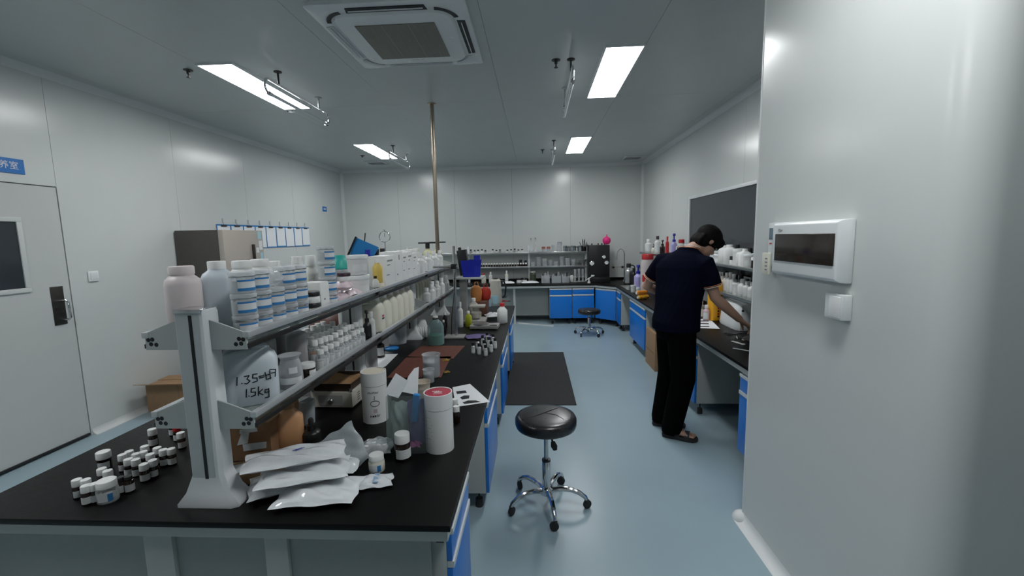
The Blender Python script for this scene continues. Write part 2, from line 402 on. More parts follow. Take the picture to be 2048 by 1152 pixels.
# cassette air conditioner
t = thing('air_conditioner', 'square white cassette air conditioner set in the ceiling', 'air conditioner', (-.865, 3.105, ZC))
H = .475
def rr(h, r, n=8):
    out = []
    for q in range(4):
        a0 = q*PI/2; cx = (h-r)*(1 if q in (0, 3) else -1); cy = (h-r)*(1 if q in (0, 1) else -1)
        out += [(cx+r*math.cos(a0+PI/2*i/n), cy+r*math.sin(a0+PI/2*i/n)) for i in range(n+1)]
    return out
mb = MB(); rs = [[Vector((x, y, z)) for x, y in rr(h, r)] for h, r, z in ((H, .02, 0), (H, .02, -.022), (H-.015, .02, -.03), (.40, .12, -.034), (.385, .12, -.026), (.375, .115, -.026), (.362, .10, -.04), (.34, .09, -.043))]
mb.rings(rs); mb.build('panel', M_WHITE2, t, angle=30)
M_SHUT = mat('ac_shut_flap', (.55, .58, .60), .35, noise=.06)
M_SLOT = mat('ac_slot', (.015, .015, .016), .5, noise=.2)
for q in range(4):
    Mq = Matrix.Rotation(q*PI/2, 4, 'Z')
    MB().prism([(-.235, -.445), (.235, -.445), (.245, -.395), (-.245, -.395)], -.037, -.032, M=Mq).build('air_slot', M_SLOT if q < 2 else M_SHUT, t)
    MB().box(-.225, .225, -.4225, -.4165, -.043, -.0375, M=Mq).build('louvre', M_WHITE2, t)
    a0 = q*PI/2+PI+.0; arc = []
    for i in range(9):
        a = q*PI/2+PI+.18+(PI/2-.36)*i/8
        arc.append((a, .19)); 
    cx, cy = (-.26, -.26); v1 = [(cx+.155*math.cos(a-q*PI/2), cy+.155*math.sin(a-q*PI/2)) for a, _ in arc]; v2 = [(cx+.128*math.cos(a-q*PI/2), cy+.128*math.sin(a-q*PI/2)) for a, _ in arc]
    mb = MB(); rs = [[Mq @ Vector((*p, -.0365)), Mq @ Vector((*r_, -.0365)), Mq @ Vector((*r_, -.0335)), Mq @ Vector((*p, -.0335))] for p, r_ in zip(v1, v2)]
    mb.rings(rs).build('corner_slot', M_SLOT if q < 2 else M_SHUT, t)
gr = MB().box(-.255, .255, -.255, .255, -.049, -.0435).build('grille', mat('ac_grille', (.24, .225, .20), .6, noise=.25, nscale=5, stretch=(12, 1, 1)), t, bevel=.004)
for k in (-.085, .085): MB().box(k-.0015, k+.0015, -.25, .25, -.0496, -.0488).build('grille_rib', M_GREYP, gr)
for k in (-.03, 0, .035): MB().box(k-.012, k+.012, .295, .302, -.0435, -.0425).build('badge', M_GREYP, t)

# ================================================================== benches
ZT = .75
IX0, IX1, IY0, IY1 = -1.985, -.28, 1.25, 5.60
def cabinet(name, label, group, loc, rz, w, d, h, drawers=True, hsplit=.145, mirror=1):
    """front faces local -y; origin at the floor under the front centre"""
    t = thing(name, label, 'cabinet', loc, rz, group); z0, z1 = .11, .11+h
    MB().box(-w/2, w/2, .02, d, z0, z1).build('body', M_FRAME, t, bevel=.002)
    zs = z1-hsplit
    dr = MB().box(-w/2+.003, w/2-.003, 0, .019, zs+.022, z1-.028).build('drawer', M_BLUE, t, bevel=.0015)
    MB().box(-w/2+.003, w/2-.003, -.006, .019, z1-.027, z1-.004).build('handle', M_HANDLE, dr, bevel=.002)
    do = MB().box(-w/2+.003, w/2-.003, 0, .019, z0+.003, zs-.006).build('door', M_BLUE, t, bevel=.0015)
    MB().box(-w/2+.003, w/2-.003, -.006, .019, zs-.005, zs+.020).build('handle', M_HANDLE, do, bevel=.002)
    for sx in (-1, 1):
        for yy in (.07, d-.07):
            MB().lathe([(.006, z0), (.006, .055), (.022, .05), (.024, .02), (.024, 0)][::-1], 12, sx*(w/2-.05), yy).build('foot', M_RUB, t)
    return t
# island worktop and frame
t = thing('island_bench', 'long island bench with black worktop on a grey frame', 'bench', ((IX0+IX1)/2, (IY0+IY1)/2, 0))
def ip(o): o.parent = t; o.matrix_parent_inverse = Matrix.Translation(t.location).inverted(); return o
ip(bx('worktop', M_BLACK, IX0, IX1, IY0, IY1, ZT-.022, ZT, bevel=.004))
ip(bx('apron', M_FRAME, IX0+.012, IX1-.012, IY0+.012, IY1-.012, ZT-.062, ZT-.0225))
for i, (a, b) in enumerate(((-1.90, -1.335), (-1.232, -.913), (-.833, -.36))):
    ip(bx('end_panel', M_PANEL, a, b, IY0+.045, IY0+.06, .10, ZT-.063))
ip(bx('end_panel', M_PANEL, -1.90, -.36, IY1-.09, IY1-.075, .10, ZT-.063))
for a, b in ((-1.334, -1.233), (-.912, -.834)): ip(bx('end_stile', M_FRAME, a, b, IY0+.03, IY0+.06, .06, ZT-.063, bevel=.002))
for x in (IX0+.03, IX1-.07):
    for y in ((IY0+.03, 2.0, 3.1, 4.4, IY1-.07) if x < -1 else (IY1-.07,)):
        f = ip(bx('leg', M_FRAME, x, x+.04, y, y+.04, .03, ZT-.063)); ip(bx('foot', M_RUB, x-.005, x+.045, y-.005, y+.045, 0, .03, bevel=.004))
ip(bx('middle_panel', M_PANEL, -1.14, -1.12, IY0+.1, IY1-.1, .12, ZT-.063))
ip(bx('corner_bracket', M_BLK, IX1-.05, IX1-.025, IY0+.012, IY0+.03, ZT-.066, ZT-.0625))
for i, (y0, y1, lb) in enumerate(((1.345, 1.71, 'blue cabinet at the near right corner of the island'), (2.44, 3.04, 'second blue cabinet along the aisle side of the island'),
                      (3.62, 4.25, 'third blue cabinet along the aisle side of the island, by the floor mat'), (4.85, 5.45, 'blue cabinet at the far end of the island aisle side'))):
    cabinet('bench_cabinet', lb, 'blue bench cabinets', (IX1-.018, (y0+y1)/2, 0), PI/2, y1-y0, .55, .565)
for i, (y0, y1, lb) in enumerate(((1.5, 2.1, 'blue cabinet on the hidden wall side of the island'),)):
    pass
# reagent rack: four posts, two shelves per bay
rk = thing('reagent_rack', 'two-tier reagent rack with white posts and steel rails along the island', 'rack', (-1.13, 3.2, ZT))
def rp(o): o.parent = rk; o.matrix_parent_inverse = Matrix.Translation(rk.location).inverted(); return o
RX0, RX1, ZU, ZLW = -1.305, -.955, 1.325, 1.050
PYS = (1.37, 2.575, 3.78, 4.985)
def post_mesh():
    mb = MB(); pw, pd = .052, .035
    prof = lambda z, a, b: [Vector((x, y, z)) for x, y in ((-a, -b), (a*.8, -b), (a, -b+.012), (a, b-.012), (a*.8, b), (-a*.8, b), (-a, b-.012), (-a, -b+.012))]
    mb.rings([prof(0, .105, .05), prof(.012, .105, .05), prof(.05, .075, .043), prof(.11, pw, pd), prof(.672, pw, pd), prof(.682, pw*.96, pd*.9)])
    return mb.mesh('post', M_ALU2, angle=40)
pm = post_mesh()
for y in PYS:
    p = rp(link('post', pm, None, (-1.13, y, ZT))); 
    o = MB().box(-.006, .006, -.0365, -.0352, .06, .665).build('slot', M_BLK, p)
    o = MB().box(-.050, .030, -.0360, -.0350, .052, .672).build('front_plate', M_ALU, p)
    o = MB().box(-.054, .040, -.040, .036, .6725, .685).build('top_cap', M_CHROME, p, bevel=.002)
    for z in (ZU, ZLW):
        # trapezoid bracket plate, pointed towards each rail
        zz = z-ZT
        for sgn in (-1, 1):
            mbk = MB()
            pts = [(sgn*.053, zz-.028), (sgn*.053, zz+.072), (sgn*.085, zz+.062), (sgn*.170, zz+.030), (sgn*.175, zz+.022), (sgn*.175, zz-.028)]
            Mx = Matrix(((1, 0, 0, 0), (0, 0, 1, 0), (0, 1, 0, 0), (0, 0, 0, 1)))
            mbk.prism(pts, -.022, -.016, M=Mx).build('bracket', M_FRAME, p)
        for sgn in (-1, 1):
            for dz, dx in ((.008, .150), (-.008, .156), (-.010, .138), (.006, .164)): MB().lathe([(.0075, -.004), (.0075, 0)], 10, M=Matrix.Translation((sgn*dx, -.0222, zz+dz)) @ Matrix.Rotation(PI/2, 4, 'X')).build('bolt', M_BLK, p)
            if y > 2: MB().box(sgn*.166-.012, sgn*.166+.012, -.03, .01, zz-.018, zz+.034).build('rail_joint', M_DKMETAL, p, bevel=.003)
for z in (ZU, ZLW):
    for y0, y1 in zip(PYS, PYS[1:]):
        rp(bx('glass_shelf', mat('shelf_glass', (.42, .48, .47), .1, alpha=.45), RX0+.012, RX1-.012, y0+.012-.03, y1-.025, z-.008, z))
        for x in (RX0, RX1):
            rail = rp(bx('rail', mat('bright_rail', (.72, .74, .75), .3, .55, noise=.08, nscale=40), x-.011, x+.011, y0-.024, y1-.028, z+.012, z+.032, bevel=.003))
            rp(bx('lower_rail', M_DKMETAL, x-.008, x+.008, y0-.02, y1-.028, z-.024, z-.0085, bevel=.002))
# service pole from the ceiling to the island
sp = thing('service_pole', 'thin round metal pole from the ceiling down to the island', 'pole', (-1.13, 4.80, ZT))
c = at(863.5, 207, z=ZC); sp.location = (c.x, c.y, ZU)
MB().lathe([(.04, 0), (.04, .006), (.021, .012), (.021, ZC-ZU-.013)], 16).build('tube', M_POLE, sp)
MB().lathe([(.021, ZC-ZU-.0125), (.04, ZC-ZU-.010), (.045, ZC-ZU-.001), (.045, ZC-ZU)][:], 16).build('collar', M_POLE, sp)

# back and right worktop: one continuous L with a chamfered inner corner
wt = thing('wall_bench_worktop', 'black worktop running along the back and right walls with a cut inner corner', 'worktop', (1.8, 8.3, ZT-.022))
poly = [(-3.2, YB-.005), (XR-.005, YB-.005), (XR-.005, PY1+.01), (1.40, PY1+.01), (1.40, 7.68), (1.08, 8.0), (-3.2, 8.0)]
def wp(o): o.parent = wt; o.matrix_parent_inverse = Matrix.Translation(wt.location).inverted(); return o
wp(MB().prism(poly, ZT-.022, ZT).build('top', M_BLACK, bevel=.003))
wp(MB().prism([(-3.2, 8.012), (1.085, 8.012), (1.412, 7.685), (1.412, PY1+.02), (1.45, PY1+.02), (1.45, 7.70), (1.10, 8.05), (-3.2, 8.05)], ZT-.062, ZT-.0225).build('apron', M_FRAME))
wp(MB().box(-3.2, XR-.006, YB-.02, YB-.006, ZT, ZT+.05).build('upstand', M_BLACK))
wp(MB().box(XR-.02, XR-.006, PY1+.02, YB-.021, ZT, ZT+.05).build('upstand', M_BLACK))
for x0, x1, lb in ((.25, .665, 'left one of two blue cabinets under the back bench'), (.67, 1.075, 'right one of two blue cabinets under the back bench, behind the far stool')):
    cabinet('bench_cabinet', lb, 'blue bench cabinets', ((x0+x1)/2, 8.018, 0), 0, x1-x0-.004, .6, .565, hsplit=.145 if x0 < .5 else .135)
# diagonal corner cabinet
cc = thing('corner_cabinet', 'blue corner cabinet set diagonally where the two wall benches meet', 'cabinet', (1.25, 7.85, 0), 0, 'blue bench cabinets')
dv = Vector((.32, -.32, 0)); L = dv.length; Md = Matrix.Translation((0.005, .02, 0)) @ Matrix.Rotation(-PI/4, 4, 'Z')
MB().box(-L/2, L/2, .02, .3, .11, .675, M=Md).build('body', M_FRAME, cc)
d_ = MB().box(-L/2+.003, L/2-.003, 0, .019, .113, .64, M=Md).build('door', M_BLUE, cc, bevel=.0015)
MB().box(-L/2+.003, L/2-.003, -.004, .019, .642, .672, M=Md).build('handle', M_HANDLE, d_)
for sx in (-1, 1): MB().lathe([(.024, 0), (.024, .05), (.006, .055), (.006, .11)], 12, M=Md @ Matrix.Translation((sx*(L/2-.05), .1, 0))).build('foot', M_RUB, cc)
for y0, y1, lb in ((7.35, 7.64, 'narrow blue cabinet on the right bench next to the corner cabinet'), (5.68, 6.58, 'wide blue cabinet under the right bench beyond the standing person'),
                   (3.86, 4.70, 'blue cabinet under the right bench behind the legs of the person'), (2.44, 3.02, 'blue cabinet under the right bench beside the partition')):
    cabinet('bench_cabinet', lb, 'blue bench cabinets', (1.418, (y0+y1)/2, 0), -PI/2, y1-y0, .55, .565)
for nm, a in (('back_panel', (-2.6, .24, 8.35, 8.37, .11, ZT-.063)), ('back_panel', (2.03, 2.05, 3.03, 7.34, .11, ZT-.063))):
    wp(bx(nm, M_PANEL, *a))
for x, y in ((-2.6, 8.1), (-.41, 8.1), (2.0, 7.28), (2.0, 6.62), (2.0, 5.6), (2.0, 4.75), (2.0, 3.8), (2.0, 3.07)):
    wp(bx('leg', M_FRAME, x-.02, x+.02, y-.02, y+.02, .0, ZT-.063))

# shelf racks on the wall benches
def wall_rack(name, label, loc, rz, length, posts, depth, tiers=(ZU, ZLW)):
    """origin on the worktop; runs along local x; front at local -y"""
    t = thing(name, label, 'rack', loc, rz)
    for px in posts:
        MB().box(px-.018, px+.018, -.02, .02, 0, .72).build('post', M_ALU2, t, bevel=.003)
        for z in tiers: MB().box(px-.006, px+.006, -depth/2, depth/2, z-ZT-.028, z-ZT-.009).build('bracket', M_STEEL, t)
    for z in tiers:
        for a, b in zip(posts, posts[1:]):
            MB().box(a+.02, b-.02, -depth/2+.012, depth/2-.012, z-ZT-.008, z-ZT).build('glass_shelf', MATS['shelf_glass'], t)
            for y in (-depth/2, depth/2): MB().box(a+.002, b-.002, y-.010, y+.010, z-ZT-.012, z-ZT+.016).build('rail', M_STEEL, t, bevel=.003)
    return t
wall_rack('shelf_rack', 'two-tier shelf rack of small bottles and glassware on the back bench', (0, 8.57, ZT), 0, 0, (-2.55, -1.33, -.13, .985), .26)
wall_rack('shelf_rack', 'two-tier glass shelf rack of white bottles on the right bench', (1.955, 0, ZT), PI/2, 0, (2.62, 3.75, 4.95, 6.1, 7.75), .24)

# ================================================================== containers: one build per kind, shared meshes
KIND = {}
def kind(key, r, h, parts): KIND[key] = (r, h, parts)
_cache = {}
def part_mesh(key, i):
    if (key, i) in _cache: return _cache[(key, i)]
    nm, sh, m = KIND[key][2][i][:3]; mb = MB(); k = sh[0]
    if k == 'lathe': mb.lathe(sh[1], sh[2] if len(sh) > 2 else 20)
    elif k == 'strip': mb.strip(*sh[1:])
    elif k == 'loft': mb.loft(sh[1], 28, sh[2] if len(sh) > 2 else 4)
    elif k == 'box': mb.box(*sh[1:])
    elif k == 'fn': sh[1](mb)
    me = mb.mesh(nm, m, angle=45); _cache[(key, i)] = me; return me
def put(key, label, cat, c, r=None, h=None, rz=None, group=None, name=None, plain=False, mats=None):
    r0, h0, parts = KIND[key]; s = (r or r0)/r0; sz = (h or h0)/h0
    if rz is None: rz = face_cam(c[0], c[1])+random.uniform(-.3, .3)
    t = thing(name or key, label, cat, c, rz, group, (s, s, sz)); made = []
    for i, p in enumerate(parts):
        par = t if len(p) < 4 else made[p[3]]
        o = link(p[0], part_mesh(key, i), par); made.append(o)
        if mats and i in mats:
            o.data = o.data.copy(); o.data.materials[0] = mats[i]
    return t
def putf(key, label, cat, u0, u1, vt, vb, z=ZT, **k):
    c, r, h = fit(u0, u1, vt, vb, z); return put(key, label, cat, c, r, h, **k)
def putx(key, label, cat, u0, u1, vt, x, z, **k):
    c, r, h = fitx(u0, u1, vt, x, z); return put(key, label, cat, c, r, h, **k)
def bottle_prof(r, h, neck, hs, hn):      # straight wall to hs, shoulder, neck up to hn
    return [(r*.92, 0), (r, r*.1), (r, hs), (r*.94, hs+(hn-hs)*.25), (neck*1.25, hs+(hn-hs)*.62), (neck, hs+(hn-hs)*.75), (neck, hn)]
def cap_prof(r, z0, z1): return [(r, z0), (r, z1-(z1-z0)*.08), (r*.94, z1)]

kind('amber_vial', .0155, .070, [('body', ('lathe', bottle_prof(.0155, .05, .011, .040, .0475)), M_AMBER), ('cap', ('lathe', cap_prof(.0150, .047, .070)), M_WHITE), ('label', ('strip', .01555, .008, .032, -1.2, 1.2), M_LABEL)])
kind('red_cap_vial', .0155, .070, [('body', ('lathe', bottle_prof(.0155, .05, .011, .040, .0475)), M_AMBER), ('cap', ('lathe', cap_prof(.0150, .047, .070)), M_RED), ('label', ('strip', .01555, .008, .032, -1.2, 1.2), M_LABEL)])
kind('black_cap_vial', .0155, .060, [('body', ('lathe', bottle_prof(.0155, .05, .011, .040, .0475)), M_AMBER), ('cap', ('lathe', cap_prof(.012, .0475, .060)), M_BLK), ('label', ('strip', .01555, .006, .032, -1.2, 1.2), M_LABEL)])
kind('amber_jar', .024, .072, [('body', ('lathe', bottle_prof(.023, .05, .02, .042, .047)), M_AMBER), ('cap', ('lathe', cap_prof(.0242, .0465, .072), 24), M_WHITE), ('label', ('strip', .02305, .01, .035, -.9, .9), M_LABEL)])
kind('clear_sample_jar', .034, .082, [('body', ('lathe', bottle_prof(.034, .06, .026, .048, .060), 28), M_CLEAR), ('liquid', ('lathe', [(.031, .004), (.032, .008), (.032, .022)], 28), M_CLEAR2), ('cap', ('lathe', cap_prof(.0315, .058, .082), 28), M_WHITE),
     ('label', ('strip', .03405, .012, .044, -.9, .5), M_LABEL), ('label_band', ('strip', .0347, .012, .040, .05, .5), M_LABELB, 3)])
kind('cosmetic_jar', .041, .0745, [('body', ('lathe', [(.038, 0), (.0395, .003), (.0395, .056), (.036, .060)], 28), M_CLEAR), ('content', ('lathe', [(.037, .003), (.037, .042)], 24), M_CLEAR2), ('lid', ('lathe', [(.0405, .0605), (.041, .062), (.041, .071), (.039, .0742)], 28), M_CLEAR2),
     ('lid_rim', ('lathe', [(.0408, .0565), (.0412, .0575), (.0412, .0602), (.0408, .0604)], 28), M_STEEL), ('label', ('strip', .0396, .010, .048, -.8, .8), M_LABEL), ('label_band', ('strip', .0403, .010, .020, -.8, .8), M_LABELB, 4), ('label_band', ('strip', .0403, .042, .048, -.8, .8), M_LABELB, 4)])
kind('round_drum_bottle', .06, .225, [('body', ('lathe', [(.055, 0), (.06, .008), (.06, .165), (.056, .182), (.043, .192), (.040, .194), (.040, .200)], 28), M_HDPEP), ('cap', ('lathe', [(.042, .1995), (.042, .221), (.039, .225)], 24), M_HDPEP)])
kind('square_can', .055, .225, [('body', ('loft', [(0, .05, .05), (.006, .055, .055), (.165, .055, .055), (.185, .045, .045), (.195, .030, .030), (.200, .028, .028)], 5), M_HDPEB), ('cap', ('lathe', cap_prof(.031, .1995, .225)), M_WHITE)])
def jerry_fn(mb):
    mb.loft([(0, .088, .068), (.006, .094, .074), (.15, .095, .075), (.175, .088, .068), (.192, .070, .055), (.200, .050, .040, .02, 0), (.204, .028, .028, .035, 0), (.212, .026, .026, .035, 0)], 32, 4)
kind('jerrycan', .095, .235, [('body', ('fn', jerry_fn), M_HDPEB), ('cap', ('lathe', [(.0285, .2115), (.0285, .232), (.026, .235)], 20), M_WHITE), ('handle', ('fn', lambda mb: mb.tube([(-.078, 0, .17), (-.072, 0, .196), (-.05, 0, .207), (-.01, 0, .205), (.01, 0, .196)], .0095, 10)), M_HDPEB)])
kind('white_jerrycan', .06, .235, [('body', ('loft', [(0, .054, .074), (.006, .06, .08), (.160, .06, .08), (.185, .05, .068), (.198, .03, .03, 0, -.03), (.205, .022, .022, 0, -.035), (.212, .021, .021, 0, -.035)], 5), M_HDPEC), ('cap', ('fn', lambda mb: mb.lathe(cap_prof(.024, .2115, .235), 16, 0, -.035)), M_WHITE), ('handle', ('fn', lambda mb: mb.tube([(0, .062, .178), (0, .055, .202), (0, .02, .206), (0, -.008, .196)], .008, 8)), M_HDPEC)])
kind('clear_vial', .021, .105, [('body', ('lathe', bottle_prof(.021, .08, .013, .066, .084)), M_CLEAR), ('liquid', ('lathe', [(.0195, .003), (.0195, .055)], 16), mat('pale_liquid', (.74, .77, .78), .3, alpha=.55)), ('cap', ('lathe', cap_prof(.0155, .083, .105)), M_WHITE), ('label', ('strip', .02105, .012, .052, -.8, .8), M_LABEL)])
kind('brown_bottle', .048, .225, [('body', ('lathe', bottle_prof(.048, .2, .018, .165, .20), 24), M_CLEAR2), ('liquid', ('lathe', [(.0465, .003), (.0465, .168), (.040, .176)], 24), M_BROWNL), ('cap', ('lathe', cap_prof(.021, .199, .225)), M_HDPE)])
kind('dark_jar', .032, .072, [('body', ('lathe', [(.030, 0), (.032, .003), (.032, .048), (.029, .052)], 24), M_AMBER), ('lid', ('lathe', [(.0325, .0522), (.0325, .068), (.030, .072)], 24), M_WHITE), ('label', ('strip', .03205, .006, .044, -.3, 1.0), M_LABEL)])
kind('black_lid_jar', .034, .05, [('body', ('lathe', [(.032, 0), (.034, .003), (.034, .027), (.031, .030)], 24), M_WHITE), ('lid', ('lathe', [(.0352, .0302), (.0352, .047), (.033, .05)], 24), M_BLK)])
kind('white_bottle', .03, .16, [('body', ('lathe', bottle_prof(.03, .13, .014, .098, .128)), M_HDPE), ('cap', ('lathe', cap_prof(.017, .127, .16)), M_WHITE), ('label', ('strip', .03005, .02, .085, -.9, .9), M_LABEL)])
kind('tall_bottle', .03, .21, [('body', ('lathe', bottle_prof(.03, .17, .012, .135, .172)), M_HDPE), ('cap', ('lathe', cap_prof(.015, .171, .21)), M_WHITE), ('label', ('strip', .03005, .02, .11, -.9, .9), M_LABEL)])
kind('pump_bottle', .026, .19, [('body', ('lathe', bottle_prof(.026, .12, .013, .095, .122)), M_BLK), ('collar', ('lathe', [(.014, .121), (.014, .138), (.009, .142), (.0055, .143), (.0055, .17)], 16), M_BLK), ('pump_head', ('fn', lambda mb: mb.lathe([(.010, .170), (.012, .174), (.012, .186), (.009, .19)], 14).tube([(0, 0, .181), (0, -.03, .181), (0, -.036, .174)], .005, 8)), M_BLK)])
kind('dropper_bottle', .028, .12, [('body', ('lathe', bottle_prof(.028, .07, .014, .058, .076)), M_BLK), ('ring', ('lathe', [(.0283, .012), (.0287, .013), (.0287, .016), (.0283, .017)], 20), mat('gold_ring', (.55, .42, .22), .3, 1, noise=.1)), ('collar', ('lathe', [(.0155, .0755), (.0155, .092), (.012, .094)], 16), M_BLK), ('bulb', ('lathe', [(.0085, .094), (.009, .112), (.006, .12)], 14), M_RUB)])
kind('black_top_bottle', .013, .075, [('body', ('lathe', bottle_prof(.013, .05, .008, .046, .056), 16), mat('silver_white_body', (.62, .65, .66), .25, .2, noise=.08)), ('cap', ('lathe', cap_prof(.0098, .0555, .075), 14), M_BLK), ('label', ('strip', .01305, .008, .038, -1, 1, 6), M_LABEL)])
kind('small_dark_bottle', .018, .075, [('body', ('lathe', bottle_prof(.018, .05, .011, .042, .052), 14), M_LABEL), ('cap', ('lathe', cap_prof(.0135, .0515, .075), 12), M_BLK)])
kind('small_white_cap', .017, .06, [('body', ('lathe', bottle_prof(.017, .04, .012, .034, .042), 14), M_AMBER), ('cap', ('lathe', cap_prof(.0150, .0415, .06), 12), M_WHITE)])
kind('white_tub', .065, .115, [('body', ('lathe', [(.056, 0), (.058, .003), (.063, .088), (.064, .090)], 28), M_WHITE), ('lid', ('lathe', [(.0665, .0905), (.067, .093), (.067, .108), (.064, .112), (.060, .1125), (.058, .110)], 28), M_WHITE2), ('label', ('strip', .0606, .02, .07, -.7, .7), M_LABEL)])
kind('beaker', .034, .095, [('wall', ('lathe', [(.031, 0), (.033, .003), (.034, .088), (.037, .095), (.0345, .0945), (.0325, .088), (.031, .006), (.0, .005)], 28), M_CLEAR2), ('liquid', ('lathe', [(.030, .0065), (.0318, .064)], 24), M_POWDER), ('spout', ('fn', lambda mb: mb.prism([(-.006, -.0345), (.006, -.0345), (0, -.044)], .089, .0945)), M_CLEAR2)])
kind('sauce_bottle', .03, .13, [('body', ('loft', [(0, .026, .02), (.005, .03, .024), (.085, .03, .024), (.10, .018, .016), (.106, .013, .013), (.11, .013, .013)], 3), M_HDPE), ('cap', ('lathe', cap_prof(.0145, .1095, .13)), M_WHITE)])
kind('steel_beaker', .045, .13, [('wall', ('lathe', [(.043, 0), (.045, .004), (.045, .128), (.047, .13), (.0435, .128), (.0425, .008), (0, .007)], 24), M_STEEL), ('band', ('lathe', [(.0453, .10), (.0458, .101), (.0458, .106), (.0453, .107)], 24), M_DKMETAL)])
def pillow(name, m, w, l, t, seed, parent=None, n=14, flat=.7, ruffle=.006):
    """a filled flat bag: two bulging sheets joined in a thin flange"""
    rnd = random.Random(seed); ph = [rnd.uniform(0, 6.28) for _ in range(6)]; mb = MB(); vs = []; fs = []
    def H(u, v): return max(0, (1-abs(u)**3)*(1-abs(v)**3))**flat
    for side in (1, -1):
        for i in range(n+1):
            for j in range(n+1):
                u = -1+2*i/n; v = -1+2*j/n; hh = H(u, v)
                k = ruffle*(math.sin(5*u+ph[0])*math.cos(4*v+ph[1])+.6*math.sin(9*v+7*u+ph[2]))
                z = t*.5*hh*(1 if side > 0 else .75)*side + (k*hh if side > 0 else 0)
                pin = 1-.10*hh**.5*0-.06*(abs(v)**2)*(1-abs(u)**2)
                e = ruffle*.9*math.sin(6*v+ph[3])*(1-hh); vs.append((w/2*u*(1-.05*(1-v*v)*0)+.004*math.sin(5*v+ph[4])*(abs(u) > .95), l/2*v+.004*math.sin(6*u+ph[5])*(abs(v) > .95), z+e*.5+t*.5))
    N = (n+1)**2
    for s in (0, 1):
        for i in range(n):
            for j in range(n):
                a = s*N+i*(n+1)+j; q = (a, a+n+1, a+n+2, a+1); fs.append(q if s == 0 else q[::-1])
    border = [i*(n+1) for i in range(n)]+[n*(n+1)+j for j in range(n)]+[i*(n+1)+n for i in range(n, 0, -1)]+[j for j in range(n, 0, -1)]
    for a, b in zip(border, border[1:]+border[:1]): fs.append((a, b, N+b, N+a))
    mb.add(vs, fs); return mb.mesh(name, m, angle=70)
def sheet(name, label, cat, quad, z, m=M_PAPER, t=.0008, lift=.0005):
    c = sum((Vector((p[0], p[1], 0)) for p in quad), Vector())/len(quad)
    o = MB().prism([(p[0]-c.x, p[1]-c.y) for p in quad], 0, t).build(name, m, None, (c.x, c.y, z+lift), smooth=False)
    return tag(o, label, cat)

# ================================================================== near end of the island: clusters of sample bottles
V1 = 'small amber vial with white cap in the cluster left of the near rack post'
G1 = 'white-capped amber vials at the near end of the island'
def vial_at(u, v, k='amber_vial', h=.070, label=V1, group=G1, name='sample_vial', s=1.0, cat='bottle'):
    p = at(u, v, z=ZT+h*s*.97); r0, h0, _ = KIND[k]
    return put(k, label, cat, (p.x, p.y, ZT), r0*s, h*s, group=group, name=name)
for u, v in ((289, 893), (314, 896), (326, 900), (342, 898), (244, 910), (258, 903), (256, 919), (272, 908), (286, 904), (271, 919.5), (300, 909), (305, 921), (287, 929)):
    vial_at(u, v)
V2 = 'small amber vial with white cap in the front group beside the clear sample jar'
for u, v in ((153, 960), (171, 960), (171, 972), (188, 968)): vial_at(u, v, label=V2, group='vials beside the clear sample jar')
for u, v in ((203, 938), (215, 942)): vial_at(u, v, label='amber vial with white cap between the wide amber jar and the clear sample jar', group='vials behind the clear sample jar')
for u, v in ((240, 955), (256, 953)): vial_at(u, v, k='black_cap_vial', h=.06, label='low dark vial with dark cap and pale label right of the clear sample jar', group='dark-capped vials')
vial_at(304, 859, s=1.15, label='amber vial with white cap standing alone behind the vial cluster', group=None)
vial_at(361, 866, s=1.05, label='amber vial with white cap in front of the red-capped vials beside the post', group=None)
for u, v, lb in ((353, 852, 'nearer dark vial with red cap beside the near rack post'), (344, 842, 'farther dark vial with red cap beside the near rack post')): vial_at(u, v, k='red_cap_vial', s=1.05, label=lb, group='red-capped vials')
vial_at(206, 904, k='amber_jar', h=.075, label='wide amber jar with large white cap behind the front vials', group=None, name='amber_jar', cat='jar')
vial_at(212, 961, k='clear_sample_jar', h=.085, s=.92, label='clear glass jar with white cap and blue-white label at the front of the vials', group=None, name='sample_jar', cat='jar')

# ================================================================== lower shelf of the rack
def jerry_big():
    c = Vector((-1.085, 1.535, ZLW)); rz = .55
    t = put('jerrycan', 'large milky jerrycan with handwritten black numbers on the lower shelf', 'jerrycan', c, rz=rz)
    Mx = Matrix(((1, 0, 0, .006), (0, 0, -1, -.0752), (0, 1, 0, .088), (0, 0, 0, 1)))
    W = lambda s, ox, oy, pts: [(ox+x*s, oy+y*s) for x, y in pts]
    ln = [W(.03, -.045, 0, [(.1, 1), (.0, 0)]), W(.03, -.03, .002, [(0, .1), (.05, .05)]), W(.03, -.02, 0, [(0, .95), (.5, 1), (.25, .6), (.55, .3), (.2, 0), (-.05, .1)]),
          W(.03, .004, .002, [(.55, 1), (.1, 1), (.05, .55), (.5, .5), (.5, .1), (0, 0)]), W(.03, .026, .006, [(0, .5), (.5, .55)]), W(.03, .026, .006, [(0, .3), (.5, .35)]),
          W(.03, .046, .006, [(0, .9), (.1, 0), (.6, .1)]), W(.03, .046, .006, [(0, .5), (.5, .6)]), W(.03, .052, .006, [(.3, 1.1), (.3, 0)]), W(.03, .062, .006, [(0, 1.2), (.6, 1.1), (.5, .2)]), W(.03, .062, .006, [(.1, .7), (.5, .7)]),
          W(.03, -.02, -.05, [(.1, 1), (0, 0)]), W(.03, -.012, -.049, [(0, .1), (.05, .05)]), W(.03, -.005, -.05, [(.5, 1), (.1, 1), (.05, .55), (.5, .5), (.45, .1), (0, 0)]),
          W(.03, .018, -.05, [(.1, 1.1), (0, 0)]), W(.03, .018, -.05, [(.5, .7), (.05, .35), (.5, 0)]), W(.03, .038, -.05, [(.5, .6), (.1, .6), (.05, .25), (.5, .25), (.5, .7), (.45, -.4), (.05, -.4)])]
    strokes(ln, .0035, M_INK, 'handwriting', t, Mx)
